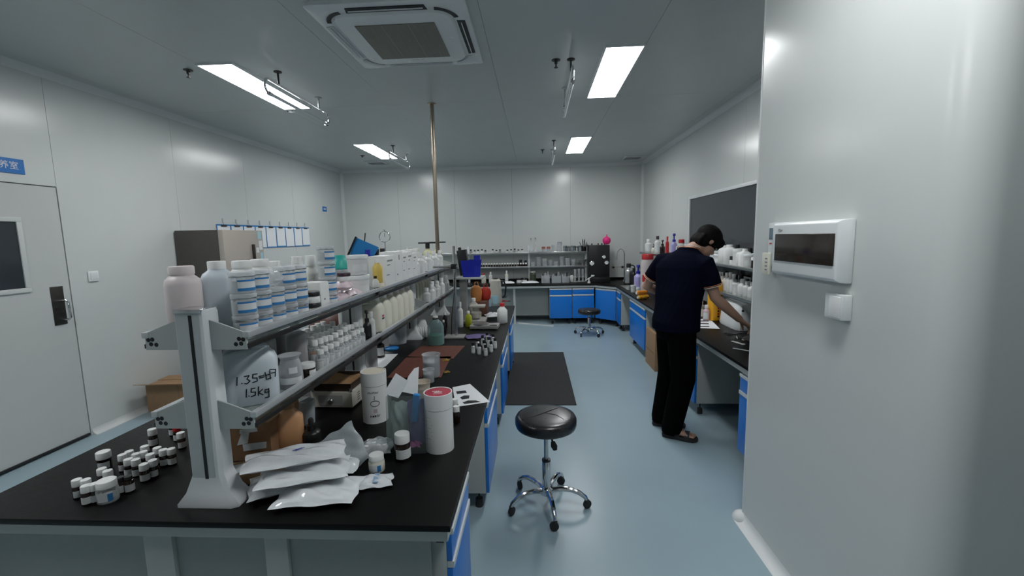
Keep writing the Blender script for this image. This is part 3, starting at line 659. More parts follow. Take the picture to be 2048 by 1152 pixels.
jerry_big()
# clear bag around a grey jar
t = thing('bagged_jar', 'grey jar in a crinkled clear bag beside the big jerrycan', 'jar', (-1.02, 1.69, ZLW), .6)
MB().lathe([(.034, 0), (.038, .004), (.038, .05)], 24).build('content', mat('grey_powder', (.18, .17, .19), .6, noise=.2), t)
MB().lathe([(.046, .0), (.048, .01), (.046, .06), (.043, .09), (.034, .118), (.040, .128), (.046, .135)], 14).build('bag', M_CLEAR2, t)
MB().strip(.0485, .022, .048, -1, .9).build('label', M_LABEL, t)
MB().strip(.0465, .065, .09, -.2, .5).build('label', M_LABEL, t)
put('dark_jar', 'dark jar with white lid in front of the brown bottles', 'jar', (-1.0, 1.785, ZLW), rz=1.0)
put('brown_bottle', 'large bottle of dark brown liquid behind the bagged jar', 'bottle', (-1.20, 1.80, ZLW), .05, .225)
put('brown_bottle', 'clear-shouldered bottle of brown liquid beside the small white-capped bottles', 'bottle', (-1.10, 1.885, ZLW), .045, .235)
put('brown_bottle', 'brown liquid bottle at the back edge of the lower shelf', 'bottle', (-1.22, 1.915, ZLW), .046, .225)
rows = ((-1.0, 1.90, 12, .052, .100), (-1.062, 1.97, 10, .054, .118), (-1.125, 2.0, 9, .055, .122), (-1.19, 2.02, 8, .057, .126), (-1.25, 2.03, 8, .057, .128))
for ri, (x, y0, n, st, h) in enumerate(rows):
    for k in range(n):
        if y0+k*st > 2.505 and abs(x+1.13) < .09: continue
        if ri == 1 and k == 0:
            put('clear_vial', 'small bottle of orange liquid with white cap at the near end of the vial rows', 'bottle', (x, y0, ZLW), .022, .128, name='sample_vial', mats={1: M_ORANGE}); continue
        if x > -1.01 and y0+k*st > 2.40: continue
        put('clear_vial', 'small clear bottle with white cap in the rows on the lower shelf', 'bottle', (x+random.uniform(-.004, .004), y0+k*st+random.uniform(-.003, .003), ZLW), .0215, h+random.uniform(-.006, .006), group='white-capped clear bottles on the lower shelf', name='sample_vial')
put('pump_bottle', 'black dropper-topped bottle at the end of the vial rows on the lower shelf', 'bottle', (-.995, 2.455, ZLW), .024, .19, name='pump_bottle')
put('tall_bottle', 'slim cream bottle beside the second rack post on the lower shelf', 'bottle', (-.992, 2.515, ZLW), .021, .17)
for k in range(6):
    y = 2.70+k*.135
    lb = 'front white jerrycan with a hazard label in the row on the lower shelf' if k == 0 else 'plain white jerrycan in the row on the lower shelf behind the labelled one'
    t = put('white_jerrycan', lb, 'jerrycan', (-1.065, y, ZLW), .06, .235, rz=PI/2, group='white jerrycans on the lower shelf', name='jerrycan')
    if k == 0:
        MB().box(-.030, .022, -.0812, -.0803, .075, .128).build('label', M_LABEL, t); MB().box(-.024, .016, -.082, -.0813, .09, .10).build('print', M_INK, t); MB().box(-.02, .012, -.082, -.0813, .105, .118).build('print', M_RED, t)
for k in range(9):
    y = 3.88+k*.108
    put('white_bottle', 'cloudy white bottle at the far end of the lower rack shelf', 'bottle', (-1.0+.02*(k % 2), y, ZLW), .036, .15+.04*((k*7) % 3)/2, group='cloudy bottles at the far end of the lower shelf', name='reagent_bottle')
    put('square_can', 'square milky can at the far end of the lower rack shelf', 'bottle', (-1.21, y, ZLW), .046, .19, group='square cans at the far end of the lower shelf', name='reagent_can', mats={0: M_HDPEC})
for k in range(7): put('square_can', 'square milky can behind the jerrycan row on the lower shelf', 'bottle', (-1.225, 2.70+k*.135, ZLW), .045, .21, group='cans behind the jerrycans', name='reagent_can', mats={0: M_HDPE})

# ================================================================== upper shelf of the rack
put('round_drum_bottle', 'big pinkish white bottle at the near end of the upper shelf', 'bottle', (-1.248, 1.46, ZU), .055, .245, name='reagent_bottle')
put('square_can', 'big bluish white canister beside the pinkish bottle on the upper shelf', 'bottle', (-1.205, 1.575, ZU), .054, .255, rz=.5, name='reagent_can')
put('round_drum_bottle', 'white bottle behind the stacked jars, first after the canister', 'bottle', (-1.19, 1.695, ZU), .052, .25, name='reagent_bottle', mats={0: M_HDPE, 1: M_WHITE})
put('round_drum_bottle', 'white bottle behind the stacked jars, second after the canister', 'bottle', (-1.19, 1.81, ZU), .052, .25, name='reagent_bottle', mats={0: M_HDPE, 1: M_WHITE})
put('square_can', 'clear-bagged white canister behind the far jars', 'bottle', (-1.2, 1.925, ZU), .052, .235, rz=.2, name='reagent_can', mats={0: M_HDPE})
for ci, y in enumerate((1.435, 1.52, 1.605, 1.69, 1.775)):
    for lv in range(3):
        if ci == 2 and lv == 2: continue
        lvn = ('bottom', 'middle', 'top')[lv]; cn = ('first', 'second', 'third', 'fourth', 'fifth')[ci]
        put('cosmetic_jar', 'clear jar with blue-banded label, %s of the %s stack from the near post' % (lvn, cn), 'jar', (-1.012, y, ZU+lv*.0748), .0405, .0745, rz=.95+random.uniform(-.15, .25), group='stacked clear jars on the upper shelf', name='stacked_jar')
t = thing('film_bag', 'crumpled clear film bag on the third stack of jars', 'bag', (-1.012, 1.605, ZU+2*.0748+.0005), .4)
link('film', pillow('film', M_CLEAR2, .075, .07, .06, 3), t)
put('black_lid_jar', 'lower white jar with black lid at the shelf edge', 'jar', (-.998, 1.862, ZU), rz=1, name='cream_jar')
put('black_lid_jar', 'upper white jar with black lid, stacked at the shelf edge', 'jar', (-.998, 1.862, ZU+.0503), .033, rz=1.2, name='cream_jar')
def carton(label, x0, x1, y0, y1, z0, z1, m=M_WHITE, marks=(), rz=0):
    cx, cy = (x0+x1)/2, (y0+y1)/2
    t = thing('carton', label, 'box', (cx, cy, z0), rz); a, b, h = (x1-x0)/2, (y1-y0)/2, z1-z0
    MB().box(-a, a, -b, b, 0, h-.002).build('body', m, t, bevel=.0015)
    MB().box(-a+.002, a-.002, -b+.002, b-.002, h-.002, h).build('flap', m, t)
    for (ya, yb, za, zb, mm) in marks: MB().box(a, a+.0006, -b+ya*2*b, -b+yb*2*b, za*h, zb*h).build('print', mm, t)
    return t
M_TXT = mat('grey_print', (.22, .24, .25), .7, noise=.2)
carton('small white carton standing beside the black-lidded jars', -1.06, -.978, 1.905, 1.985, ZU, ZU+.135, marks=((.35, .5, .38, .44, M_TXT),))
for lv in range(4):
    put('cosmetic_jar', 'clear jar with blue-banded label, %s of the tall stack behind the small carton' % ('bottom', 'second', 'third', 'top')[lv], 'jar', (-1.012, 2.045, ZU+lv*.0748), .0405, .0745, rz=1.1+random.uniform(-.1, .2), group='tall stack of clear jars on the upper shelf', name='stacked_jar')
put('white_bottle', 'cream-stained white bottle behind the small carton', 'bottle', (-1.15, 2.03, ZU), .046, .25, name='reagent_bottle', mats={0: M_HDPEC})
put('white_bottle', 'pale white bottle behind the tall jar stack', 'bottle', (-1.14, 2.14, ZU), .045, .25, name='reagent_bottle')
# pink powder bags
for i, (x, y, z, w, l, hh, rz) in enumerate(((-1.035, 2.175, ZU, .11, .15, .05, .1), (-1.035, 2.325, ZU, .11, .14, .055, -.2), (-1.03, 2.24, ZU+.055, .11, .16, .05, .3))):
    t = thing('powder_bag', ('nearer', 'farther', 'upper')[i]+' bag of pale pink powder on the upper shelf', 'bag', (x, y, z), rz, 'pink powder bags on the upper shelf'); link('bag', pillow('bag', mat('pink_bag', (.74, .62, .67), .25, noise=.12, bump=.2, nscale=15), w, l, hh, 20+i), t)
put('black_lid_jar', 'small jar with dark purple lid lying among the pink bags', 'jar', (-1.02, 2.245, ZU+.107), .033, .045, mats={1: mat('dark_purple', (.03, .006, .02), .35, noise=.1)}, name='cream_jar')
t = thing('tinted_jug', 'clear jug of lilac liquid with a teal lid behind the pink bags', 'jug', (-1.243, 2.685, ZU), .8)
t.scale = (.95, .95, 1.18)
MB().lathe([(.056, 0), (.06, .005), (.06, .12), (.05, .15), (.038, .165)], 24).build('body', M_CLEAR2, t); MB().lathe([(.0575, .003), (.0575, .105)], 24).build('liquid', mat('lilac_grey', (.34, .33, .48), .3, noise=.1), t)
MB().lathe([(.0605, .12), (.064, .125), (.060, .155), (.042, .185), (.03, .195)], 24).build('lid', M_TEAL2, t)
put('white_tub', 'lower white tub with a lid beside the second rack post', 'tub', (-1.03, 2.455, ZU), .063, .125, rz=.9)
put('white_tub', 'upper white tub stacked on the other tub by the second rack post', 'tub', (-1.03, 2.455, ZU+.1255), .060, .115, rz=.7)
put('sauce_bottle', 'pale yellow bottle beside the white cartons on the upper shelf', 'bottle', (-1.0, 2.685, ZU+.0503), .03, .15, rz=1.2, mats={0: mat('yellow_liquid', (.72, .52, .12), .3, noise=.1)}, name='yellow_bottle')
put('black_lid_jar', 'short jar under the pale yellow bottle', 'jar', (-1.0, 2.685, ZU), .036, .05, name='cream_jar', mats={1: M_CREAM})
put('sauce_bottle', 'brown-capped bottle in front of the white cartons', 'bottle', (-.99, 2.615, ZU), .02, .10, mats={1: M_AMBER}, name='brown_cap_bottle')
y = 2.76
for i, (w, h) in enumerate(((.20, .215), (.17, .235), (.12, .22), (.15, .225), (.13, .205))):
    carton('white printed carton, %s in the row on the upper shelf' % ('first', 'second', 'third', 'fourth', 'fifth')[i], -1.085, -.975, y, y+w-.004, ZU, ZU+h,
           marks=((.2, .75, .82, .87, M_TXT), (.2, .5, .70, .73, M_TXT), (.1, .4, .40, .43, M_TXT)) if i != 1 else ((.5, .62, .75, .9, M_TXT), (.2, .35, .3, .34, M_TXT)))
    y += w
for x, yy, m, lb in ((-1.16, 2.95, M_NAVY, 'white bottle with blue cap behind the cartons'), (-1.16, 3.12, M_BLK, 'white bottle with black cap behind the cartons'), (-1.16, 3.24, M_BLK, 'slim white bottle with black cap behind the cartons')):
    put('tall_bottle', lb, 'bottle', (x, yy, ZU), .036, .255, mats={1: m}, name='reagent_bottle')
# blue dustpan standing behind the cartons, small ring gauge
t = thing('dustpan', 'blue dustpan standing upright behind the cartons', 'dustpan', (-1.24, 2.98, ZU), .25)
Mt = Matrix.Rotation(.45, 4, 'Y')
MB().prism([(-.07, .0), (.07, .0), (.085, .15), (-.085, .15)], -.004, .004, M=Matrix.Translation((0, 0, .17)) @ Mt @ Matrix.Rotation(PI/2, 4, 'X')).build('pan', M_BLUEP, t, bevel=.002)
MB().box(-.088, -.076, -.012, .012, 0, .155, M=Matrix.Translation((0, 0, .17)) @ Mt).build('lip', M_BLK, t)
MB().tube([(0.02, 0, 0), (.02, 0, .17)], .012, 10).build('grip', M_BLUEP, t); MB().tube([(.045, .0, .30), (.055, .0, .37)], .004, 8).build('hook', M_DKMETAL, t)
t = thing('ring_gauge', 'small chrome ring gauge on a stem above the cartons', 'gauge', (-1.2, 3.42, ZU), .5)
MB().lathe([(.04, 0), (.04, .008), (.004, .012), (.004, .30)], 14).build('stem', M_STEEL, t)
MB().tube([(.042*math.cos(2*PI*k/24), 0, .342+.042*math.sin(2*PI*k/24)) for k in range(25)], .0035, 6).build('ring', M_CHROME, t); MB().tube([(0, 0, .342), (0, 0, .372)], .002, 6).build('needle', M_BLK, t); MB().tube([(0, 0, .386), (0, 0, .40)], .006, 8).build('crown', M_STEEL, t)
yy = 3.59
for k in range(8):
    put(('white_bottle', 'tall_bottle')[k % 2], 'white bottle in the far front row of the upper shelf' if k % 2 == 0 else 'slim white bottle in the far front row of the upper shelf', 'bottle', (-1.01+.012*(k % 2), yy+k*.125, ZU), (.040, .035)[k % 2], (.17, .20)[k % 2], group='bottles in the far front row of the upper shelf', name='reagent_bottle')
for k in range(8):
    y_ = 3.5+k*.13
    if abs(y_-4.63) < .1: continue
    put('round_drum_bottle', 'round white bottle in the back row of the upper shelf', 'bottle', (-1.225, y_, ZU), .05, .22, group='bottles in the back row of the upper shelf', name='reagent_bottle', mats={0: M_HDPE, 1: M_WHITE})
for i, (y_, x_, lb) in enumerate(((4.43, -1.11, 'pale yellow bottle with flat black top left of the service pole'), (4.80, -1.09, 'pale yellow bottle with flat black top right of the service pole'))):
    put('tall_bottle', lb, 'bottle', (x_, y_, ZU), .045, .27, mats={0: mat('pale_yellow', (.68, .66, .38), .4, noise=.08), 1: M_BLK}, name='yellow_bottle')
    tag(MB().box(-.09, .09, -.03, .03, 0, .014).build('black_tray', M_BLK, None, (x_, y_, ZU+.2705), bevel=.003), 'flat black holder lying on the pale yellow bottle %s' % ('left of the pole' if i == 0 else 'right of the pole'), 'holder')

# ================================================================== island worktop, aisle side
def xy(u, v, z=ZT): p = at(u, v, z=z); return Vector((p.x, p.y, z))
# cardboard box with torn white tape under the lower shelf
t = thing('cardboard_box', 'brown cardboard box with torn white tape under the rack', 'box', (-1.205, 1.75, ZT), .04)
a, b, h = .105, .12, .165
for nm, q in (('wall', (-a, a, -b, -b+.005)), ('wall', (-a, a, b-.005, b)), ('wall', (-a, -a+.005, -b+.005, b-.005)), ('wall', (a-.005, a, -b+.005, b-.005))): MB().box(*q, 0, h).build(nm, M_CARDD, t)
MB().box(-a, a, -b, b, 0, .004).build('bottom', M_CARDD, t)
MB().box(-a, a, -b, -.001, h+.0005, h+.0045).build('flap', M_CARD, t)
MB().box(-a, a, .001, b, h+.0005, h+.0045).build('flap', M_CARD, t)
for q in (((.02, .045), (.115, .058), (.118, .085), (.018, .075)), ((-.005, .07), (.04, .08), (.05, .125), (.02, .128)), ((.01, .12), (.085, .13), (.083, .145), (.012, .138))):
    MB().prism(q, 0, .0012, M=Matrix(((1, 0, 0, -.03), (0, 0, -1, -b-.0005), (0, 1, 0, 0), (0, 0, 0, 1)))).build('tape', M_LABEL, t)
putf('sauce_bottle', 'plastic bottle of orange liquid leaning tall beside the cardboard box', 'bottle', 557, 609, 800, 906, rz=.6, name='orange_bottle', mats={0: mat('peach_plastic', (.62, .33, .16), .3, noise=.15, nscale=8), 1: M_CARD})
c, r, h = fit(603, 632, 800, 852, ZT)
t = thing('clear_cup', 'cloudy clear plastic cup beneath the lower shelf rail', 'cup', c); MB().lathe([(r*.8, 0), (r*.85, .004), (r, h), (r*.95, h), (r*.8, .006), (0, .005)], 24).build('wall', M_FILMT, t)
p = at(590, 801, z=c.z+h); sheet('note_card', 'white paper slip lying on the cloudy cup under the rail', 'paper', [(p.x-.05, p.y-.02), (p.x+.03, p.y-.025), (p.x+.05, p.y+.05), (p.x-.02, p.y+.05)], c.z+h)
putf('dropper_bottle', 'black dropper bottle with a gold ring beside the powder bags', 'bottle', 609, 643, 836, 898)
# powder bags
def bag(label, u, v, z, w, l, tk, rz, seed, m=M_FILMW, tilt=(0, 0), name='powder_bag'):
    p = at(u, v, z=z+tk*.5); t = thing(name, label, 'bag', (p.x, p.y, z), rz, 'plastic bags of white powder'); t.rotation_euler = (tilt[0], tilt[1], rz)
    link('bag', pillow('bag', m, w, l, tk, seed, n=24, ruffle=.0065), t); return t
bag('crinkled white powder bag at the bottom front of the pile', 640, 982, ZT, .27, .17, .045, .15, 41)
bag('white powder bag at the left bottom of the pile with a pointed corner', 560, 965, ZT, .20, .17, .045, .55, 42)
bag('white powder bag at the back of the pile', 665, 925, ZT+.001, .22, .17, .05, .1, 43)
bag('middle white powder bag in the pile', 610, 945, ZT+.05, .30, .16, .04, .35, 44)
t = bag('top white powder bag in the pile with a blue pen mark', 592, 912, ZT+.094, .34, .15, .038, .42, 45)
strokes([[(-.01, -.004), (.02, .006)], [(.0, -.006), (.028, .005)]], .004, M_INKB, 'pen_mark', t, Matrix.Translation((.0, .01, .0395)))
t = thing('translucent_bag', 'translucent empty plastic bag standing up behind the powder bags', 'bag', xy(693, 925), .35); t.rotation_euler = (1.05, -.5, .35)
t.location.z = ZT+.005; link('bag', pillow('bag', M_FILMT, .15, .17, .03, 46), t); t.location.z = ZT+.055
# dish and sample card by the post foot
t = thing('metal_dish', 'shallow grey metal dish beside the foot of the near post', 'dish', (-.962, 1.425, ZT)); MB().lathe([(.03, 0), (.034, .003), (.047, .018), (.048, .02), (.045, .0185), (.031, .004), (0, .0035)], 28).build('wall', M_STEEL, t)
p = xy(486, 938, ZT+.05)
t = thing('card_box', 'small flat cardboard box beside the near post', 'box', (p.x-.005, p.y+.02, ZT), .35); MB().box(-.06, .06, -.05, .05, 0, .048).build('body', M_CARD, t, bevel=.002)
t = thing('sample_card', 'white card with two black dots beside the near post', 'card', (p.x-.005, p.y+.015, ZT+.0485), .55); MB().box(-.045, .045, -.035, .035, 0, .0012).build('card', M_PAPER, t)
for dx in (0, .016): MB().lathe([(.0035, .0012), (.0035, .0018)], 12, dx, .0+dx*.4).build('dot', M_INK, t)
# bagged vials, jar, sachet, amber bottle
p = xy(752, 908); t = thing('bagged_vials', 'clear bag of small vials with white caps behind the cream jar', 'bag', (p.x, p.y+.015, ZT), .2)
link('bag', pillow('bag', M_CLEAR2, .13, .13, .05, 51), t)
for i in range(4):
    for j in range(3): MB().lathe([(.009, .012), (.010, .014), (.010, .03), (.0105, .031), (.0105, .046), (.009, .047)], 12, -.036+.024*i, -.026+.026*j).build('vial', M_LABEL if (i+j) % 3 else M_WHITE, t)
putf('clear_sample_jar', 'small jar of cream with white cap beside the bagged vials', 'jar', 739, 770, 908, 948, mats={0: M_HDPEC}, name='cream_sample_jar')
p = xy(752, 968); t = thing('powder_sachet', 'small flat white powder sachet with a blue stripe at the right of the pile', 'bag', (p.x, p.y, ZT), .22); link('bag', pillow('bag', M_FILMW, .12, .085, .022, 52), t); MB().box(-.008, .012, -.03, .035, .0225, .0232).build('stripe', mat('pale_blue_print', (.28, .42, .60), .5, noise=.1), t)
putf('amber_vial', 'dark amber bottle with white cap standing before the clear bag', 'bottle', 791, 822, 866, 924, name='amber_bottle')
# two paper tubes
def glyphs(w, h, n, seed, m):
    """a line of small unreadable print strokes"""
    rnd = random.Random(seed); mb = MB(); s = w/n
    for i in range(n):
        x = -w/2+i*s
        mb.box(x, x+s*.22, -h/2, h/2*rnd.uniform(.4, 1), 0, .0005); mb.box(x+s*.22, x+s*.72, -h/2+rnd.choice((0, .4, .75))*h, -h/2+rnd.choice((0, .4, .75))*h+h*.22, 0, .0005)
        if i % 2: mb.box(x+s*.5, x+s*.72, -h/2, h/2*rnd.uniform(.2, 1), 0, .0005)
    return mb.mesh('print', m, smooth=False)
def paper_tube(label, u0, u1, vt, vb, top, kindno):
    c, r, h = fit(u0, u1, vt, vb, ZT); t = thing('paper_tube', label, 'tube', c, face_cam(c.x, c.y), 'white paper tubes')
    hs = h*.74
    MB().lathe([(r*.985, 0), (r*.985, hs-.0015)], 36).build('body', M_WHITE, t)
    MB().lathe([(r*.97, hs-.0015), (r*.97, hs+.0005)], 36).build('seam', M_INK, t)
    lid = MB().lathe([(r, hs+.0005), (r, h), (r*.93, h), (r*.93, h-.004), (0, h-.004)], 36).build('lid', M_WHITE, t)
    MB().lathe([(r*.92, h-.0039), (r*.92, h-.0028), (0, h-.0027)], 36).build('lid_print', top, lid)
    def wrap(me, z0, ang0=0):      # bend a flat print around the tube
        for v in me.vertices:
            a = v.co.x/r+ang0; z = v.co.y+z0; rr_ = r*.985+.0006+v.co.z; v.co = (rr_*math.sin(a), -rr_*math.cos(a), z)
        return me
    if kindno == 1:
        link('print', wrap(glyphs(.052, .011, 8, 5, M_TXT), h*.63, -.12), t); link('print', wrap(MB().box(-.009, .009, -.010, .010, 0, .0004).mesh('print', mat('pale_pink_print', (.62, .52, .52), .7, noise=.1)), h*.26, .0), t)
        mb = MB(); ring = []
        for k in range(33):
            a = 2*PI*k/32; ring.append((.021*math.cos(a)/r, h*.41+.014*math.sin(a)))
        mb.tube([((r*.985+.001)*math.sin(a), -(r*.985+.001)*math.cos(a), z) for a, z in ring], .0011, 5).build('emblem', M_INK, t)
        mb = MB(); mb.tube([((r*.985+.001)*math.sin(a), -(r*.985+.001)*math.cos(a), z) for a, z in ((-.05, h*.48), (-.03, h*.52), (-.02, h*.56))], .0013, 5).build('emblem', M_INK, t)
        link('print', wrap(glyphs(.05, .013, 5, 9, M_INK), h*.16), t)
    else:
        link('print', glyphs(.03, .010, 4, 3, M_WHITE), lid, (-.008, .013, h-.0030))
        MB().box(-.016, .016, -.004, .004, h-.0027, h-.0018).build('badge', M_WHITE, lid, (0, -.002, 0)); MB().box(-.02, .018, -.001, .001, h-.0027, h-.002).build('print_line', M_WHITE, lid, (0, -.018, 0))
        for k, z in enumerate((.62, .56, .50, .44, .38, .32, .26)): link('print', wrap(MB().box(-.014, .008+.004*(k % 3), -.0012, .0012, 0, .0005).mesh('print', mat('faint_print', (.55, .57, .60), .7, noise=.1)), h*z, -.75), t)
paper_tube('white paper tube with a cream recessed top and black emblem', 728, 777, 741, 847, M_CREAM, 1)
paper_tube('white paper tube with a crimson printed lid near the worktop edge', 853, 909, 783, 908, M_CRIM, 2)
# upright clear bag holding coloured sheets
p0, p1 = xy(774, 908), xy(853, 910); cx = (p0+p1)/2; w = (p1-p0).length
t = thing('clear_pouch', 'upright clear plastic pouch holding coloured wrappers beside the crimson-topped tube', 'bag', (cx.x, cx.y+.06, ZT), .06)
mb = MB(); mb.rings([[Vector((x*w/2*s, y*.055*s2, z)) for x, y in ((-1, -1), (-.2, -1.05), (1, -.95), (1.02, .3), (1, 1), (0, .9), (-1, 1), (-.97, 0))] for z, s, s2 in ((0, .96, 1), (.06, 1, 1.05), (.14, .99, .95), (.22, 1, .75), (.245, 1.0, .6))], True, False)
mb.build('pouch', mat('pouch_film', (.60, .68, .68), .1, noise=.1, nscale=10, bump=.25, alpha=.10), t, angle=25)
MB().box(-.014, .014, -.012, .012, .13, .25, M=Matrix.Translation((.012, -.022, 0)) @ Matrix.Rotation(.12, 4, 'Y')).build('blue_wrapper', M_BLUEP, t, bevel=.006)
link('purple_wrapper', pillow('purple_wrapper', mat('purple_film', (.26, .16, .34), .25, noise=.3, nscale=8, col2=(.10, .20, .40)), .085, .2, .03, 61), t, (.040, .01, .12)).rotation_euler = (PI/2, 0, .0)
link('green_wrapper', pillow('green_wrapper', mat('green_film', (.40, .50, .46), .3, noise=.15, nscale=8), .075, .2, .025, 62), t, (-.045, .03, .105)).rotation_euler = (PI/2, .0, .0)
link('pink_wrapper', pillow('pink_wrapper', mat('pink_film', (.45, .12, .32), .3, noise=.2, nscale=8), .06, .05, .02, 63), t, (.02, -.02, .015))
for i, (q, yy, rz) in enumerate(((((-.085, .0), (-.02, -.02), (.02, .05), (-.035, .085)), .0, 0), (((-.01, .0), (.055, -.02), (.065, .10), (.045, .095), (.02, .065)), .02, .2))):
    MB().prism(q, 0, .0012, M=Matrix.Translation((-.02, yy, .245)) @ Matrix.Rotation(rz, 4, 'Z') @ Matrix.Rotation(PI/2-.35, 4, 'X')).build('paper_sheet', M_PAPER, t, smooth=False)
# sand hotplate
hx0, hx1, hy0, hy1 = -1.205, -.985, 2.17, 2.40
t = thing('hotplate', 'beige hotplate with a tray of brown sand under the lower shelf', 'hotplate', ((hx0+hx1)/2, (hy0+hy1)/2, ZT), -.03); a, b = .115, .115
MB().box(-a, a, -b, b, .012, .095).build('body', M_BEIGEP, t, bevel=.004)
pnl = MB().box(-a*.62, a*.55, -b-.002, -b, .022, .078).build('control_panel', M_GREYP, t)
MB().lathe([(.015, 0), (.015, .012), (.011, .016)], 18, M=Matrix.Translation((0, -b-.002, .05)) @ Matrix.Rotation(PI/2, 4, 'X')).build('knob', M_STEEL, pnl)
for i in range(4):
    for j in range(3): MB().box(a, a+.0008, -.052+.05*j, -.022+.05*j, .03+.013*i, .034+.013*i).build('vent_slot', M_BLK, t)
tray = MB().rings([[Vector((sx*q, sy*q, z)) for sx, sy in ((-1, -1), (1, -1), (1, 1), (-1, 1))] for q, z in ((.10, .097), (.112, .14), (.107, .14), (.096, .105))]).build('tray', mat('sooty_metal', (.06, .035, .02), .55, .4, noise=.4), t, smooth=False)
mb = MB(); N = 14; vs = []; fs = []
for i in range(N+1):
    for j in range(N+1):
        x = -.103+.206*i/N; y_ = -.103+.206*j/N; vs.append((x, y_, .126+.006*math.sin(9*i/N)*math.cos(7*j/N)+random.uniform(-.002, .002)))
for i in range(N):
    for j in range(N): q = i*(N+1)+j; fs.append((q, q+N+1, q+N+2, q+1))
mb.add(vs, fs).build('sand', M_SAND, tray)
for sx in (-1, 1):
    for sy in (-1, 1): MB().lathe([(.008, 0), (.009, .012)], 10, sx*.09, sy*.09).build('foot', M_RUB, t)
    MB().lathe([(.007, .095), (.007, .112)], 10, sx*.106, -.106).build('screw', M_STEEL, t)
# swatch paper, vials, beakers, cups
q = [at(*c_, z=ZT) for c_ in ((905, 775), (940, 768), (980, 804), (912, 814))]
sw = sheet('swatch_paper', 'white paper with three black brush swatches at the worktop edge', 'paper', [(a_.x, a_.y) for a_ in q], ZT)
def flat_at(pts, z, m, name, parent, t_=.0005):
    P_ = [at(*c_, z=z) for c_ in pts]; o = MB().prism([(a_.x-parent.location.x, a_.y-parent.location.y) for a_ in P_], 0, t_).build(name, m, parent, (0, 0, z-parent.location.z), smooth=False); return o
for pts in (((912, 783), (931, 781), (934, 786), (914, 788)), ((920, 795), (928, 791), (939, 791), (938, 797), (924, 799)), ((925, 805), (936, 801), (952, 801), (962, 804), (945, 806), (929, 808))): flat_at(pts, ZT+.0014, M_INK, 'swatch', sw)
putf('small_white_cap', 'small dark vial with white cap behind the crimson-topped tube', 'bottle', 903, 918, 798, 832, name='sample_vial')
putf('small_white_cap', 'small dark vial with white cap in front of the other by the crimson-topped tube', 'bottle', 906, 921, 812, 848, name='sample_vial')
putf('beaker', 'larger beaker of milky liquid on the red-brown mat', 'beaker', 847, 881, 708, 757, rz=.9)
putf('beaker', 'smaller plastic beaker in front of the larger beaker', 'beaker', 847, 869, 738, 767, rz=1.2)
c, r, h = fit(828, 862, 763, 800, ZT)
t = thing('paper_cup', 'beige paper cup behind the clear pouch', 'cup', c); MB().lathe([(r*.8, 0), (r*.8, .003), (r, h), (r*1.04, h), (r*1.0, h-.003), (r*.78, .005), (0, .005)], 24).build('wall', M_CREAM, t)
m1 = [at(*c_, z=ZT) for c_ in ((772, 757), (800, 725), (905, 722), (893, 752))]
for pts, lb in ((((774, 756), (812, 716), (903, 713), (882, 755)), 'nearer red-brown mat lying on the island worktop'), (((815, 713), (842, 692), (930, 692), (906, 718)), 'farther red-brown mat lying on the island worktop')):
    P_ = [at(*c_, z=ZT) for c_ in pts]; sheet('work_mat', lb, 'mat', [(a_.x, a_.y) for a_ in P_], ZT, M_MAT2, .002, .0004 if 'nearer' in lb else .0004)
for u, v, s in ((892, 722, .03), (893, 746, .025)):
    p = xy(u, v); o = thing('tape_scrap', 'scrap of yellow film %s on the worktop' % ('by the larger beaker' if v < 730 else 'before the beakers'), 'scrap', (p.x, p.y, ZT+.0028), .4); link('film', pillow('film', mat('yellow_film', (.45, .30, .05), .2, noise=.3, nscale=30, alpha=.7), s*1.6, s, .008, v), o)
# things behind: paper sheet, clear cylinder, dark bottle, bucket, lid
P_ = [at(*c_, z=ZT) for c_ in ((742, 742), (757, 709), (796, 708), (771, 733))]; sheet('paper_sheet', 'white paper sheet behind the cream-topped tube', 'paper', [(a_.x, a_.y) for a_ in P_], ZT)
c, r, h = fit(734, 756, 682, 738, ZT+.0015); t = thing('clear_cylinder', 'clear plastic cylinder standing on the paper sheet', 'cylinder', c); MB().lathe([(r, 0), (r, h), (r*.95, h), (r*.93, .004), (0, .004)], 24).build('wall', M_CLEAR2, t); MB().lathe([(r*.9, .0045), (r*.9, h*.35)], 20).build('content', M_PINKP, t)
putf('white_bottle', 'dark brown bottle beside the clear cylinder', 'bottle', 753, 770, 676, 716, z=ZT+.0015, mats={0: M_AMBER, 1: M_AMBER}, name='brown_reagent_bottle')
c, r, h = fit(777, 815, 648, 690, ZT); t = thing('powder_bucket', 'clear bucket of white powder under the lower shelf', 'bucket', c); MB().lathe([(r*.88, 0), (r*.9, .004), (r, h), (r*.97, h), (r*.87, .006), (0, .005)], 28).build('wall', M_CLEAR2, t); MB().lathe([(r*.86, .0065), (r*.93, h*.8)], 24).build('powder', M_POWDER, t)
p = xy(783, 698); t = thing('blue_dish', 'round blue dish lying flat in front of the powder bucket', 'dish', (p.x, p.y, ZT)); MB().lathe([(.055, 0), (.058, .003), (.058, .012), (.053, .012), (.051, .004), (0, .004)], 28).build('dish', M_BLUEP, t)
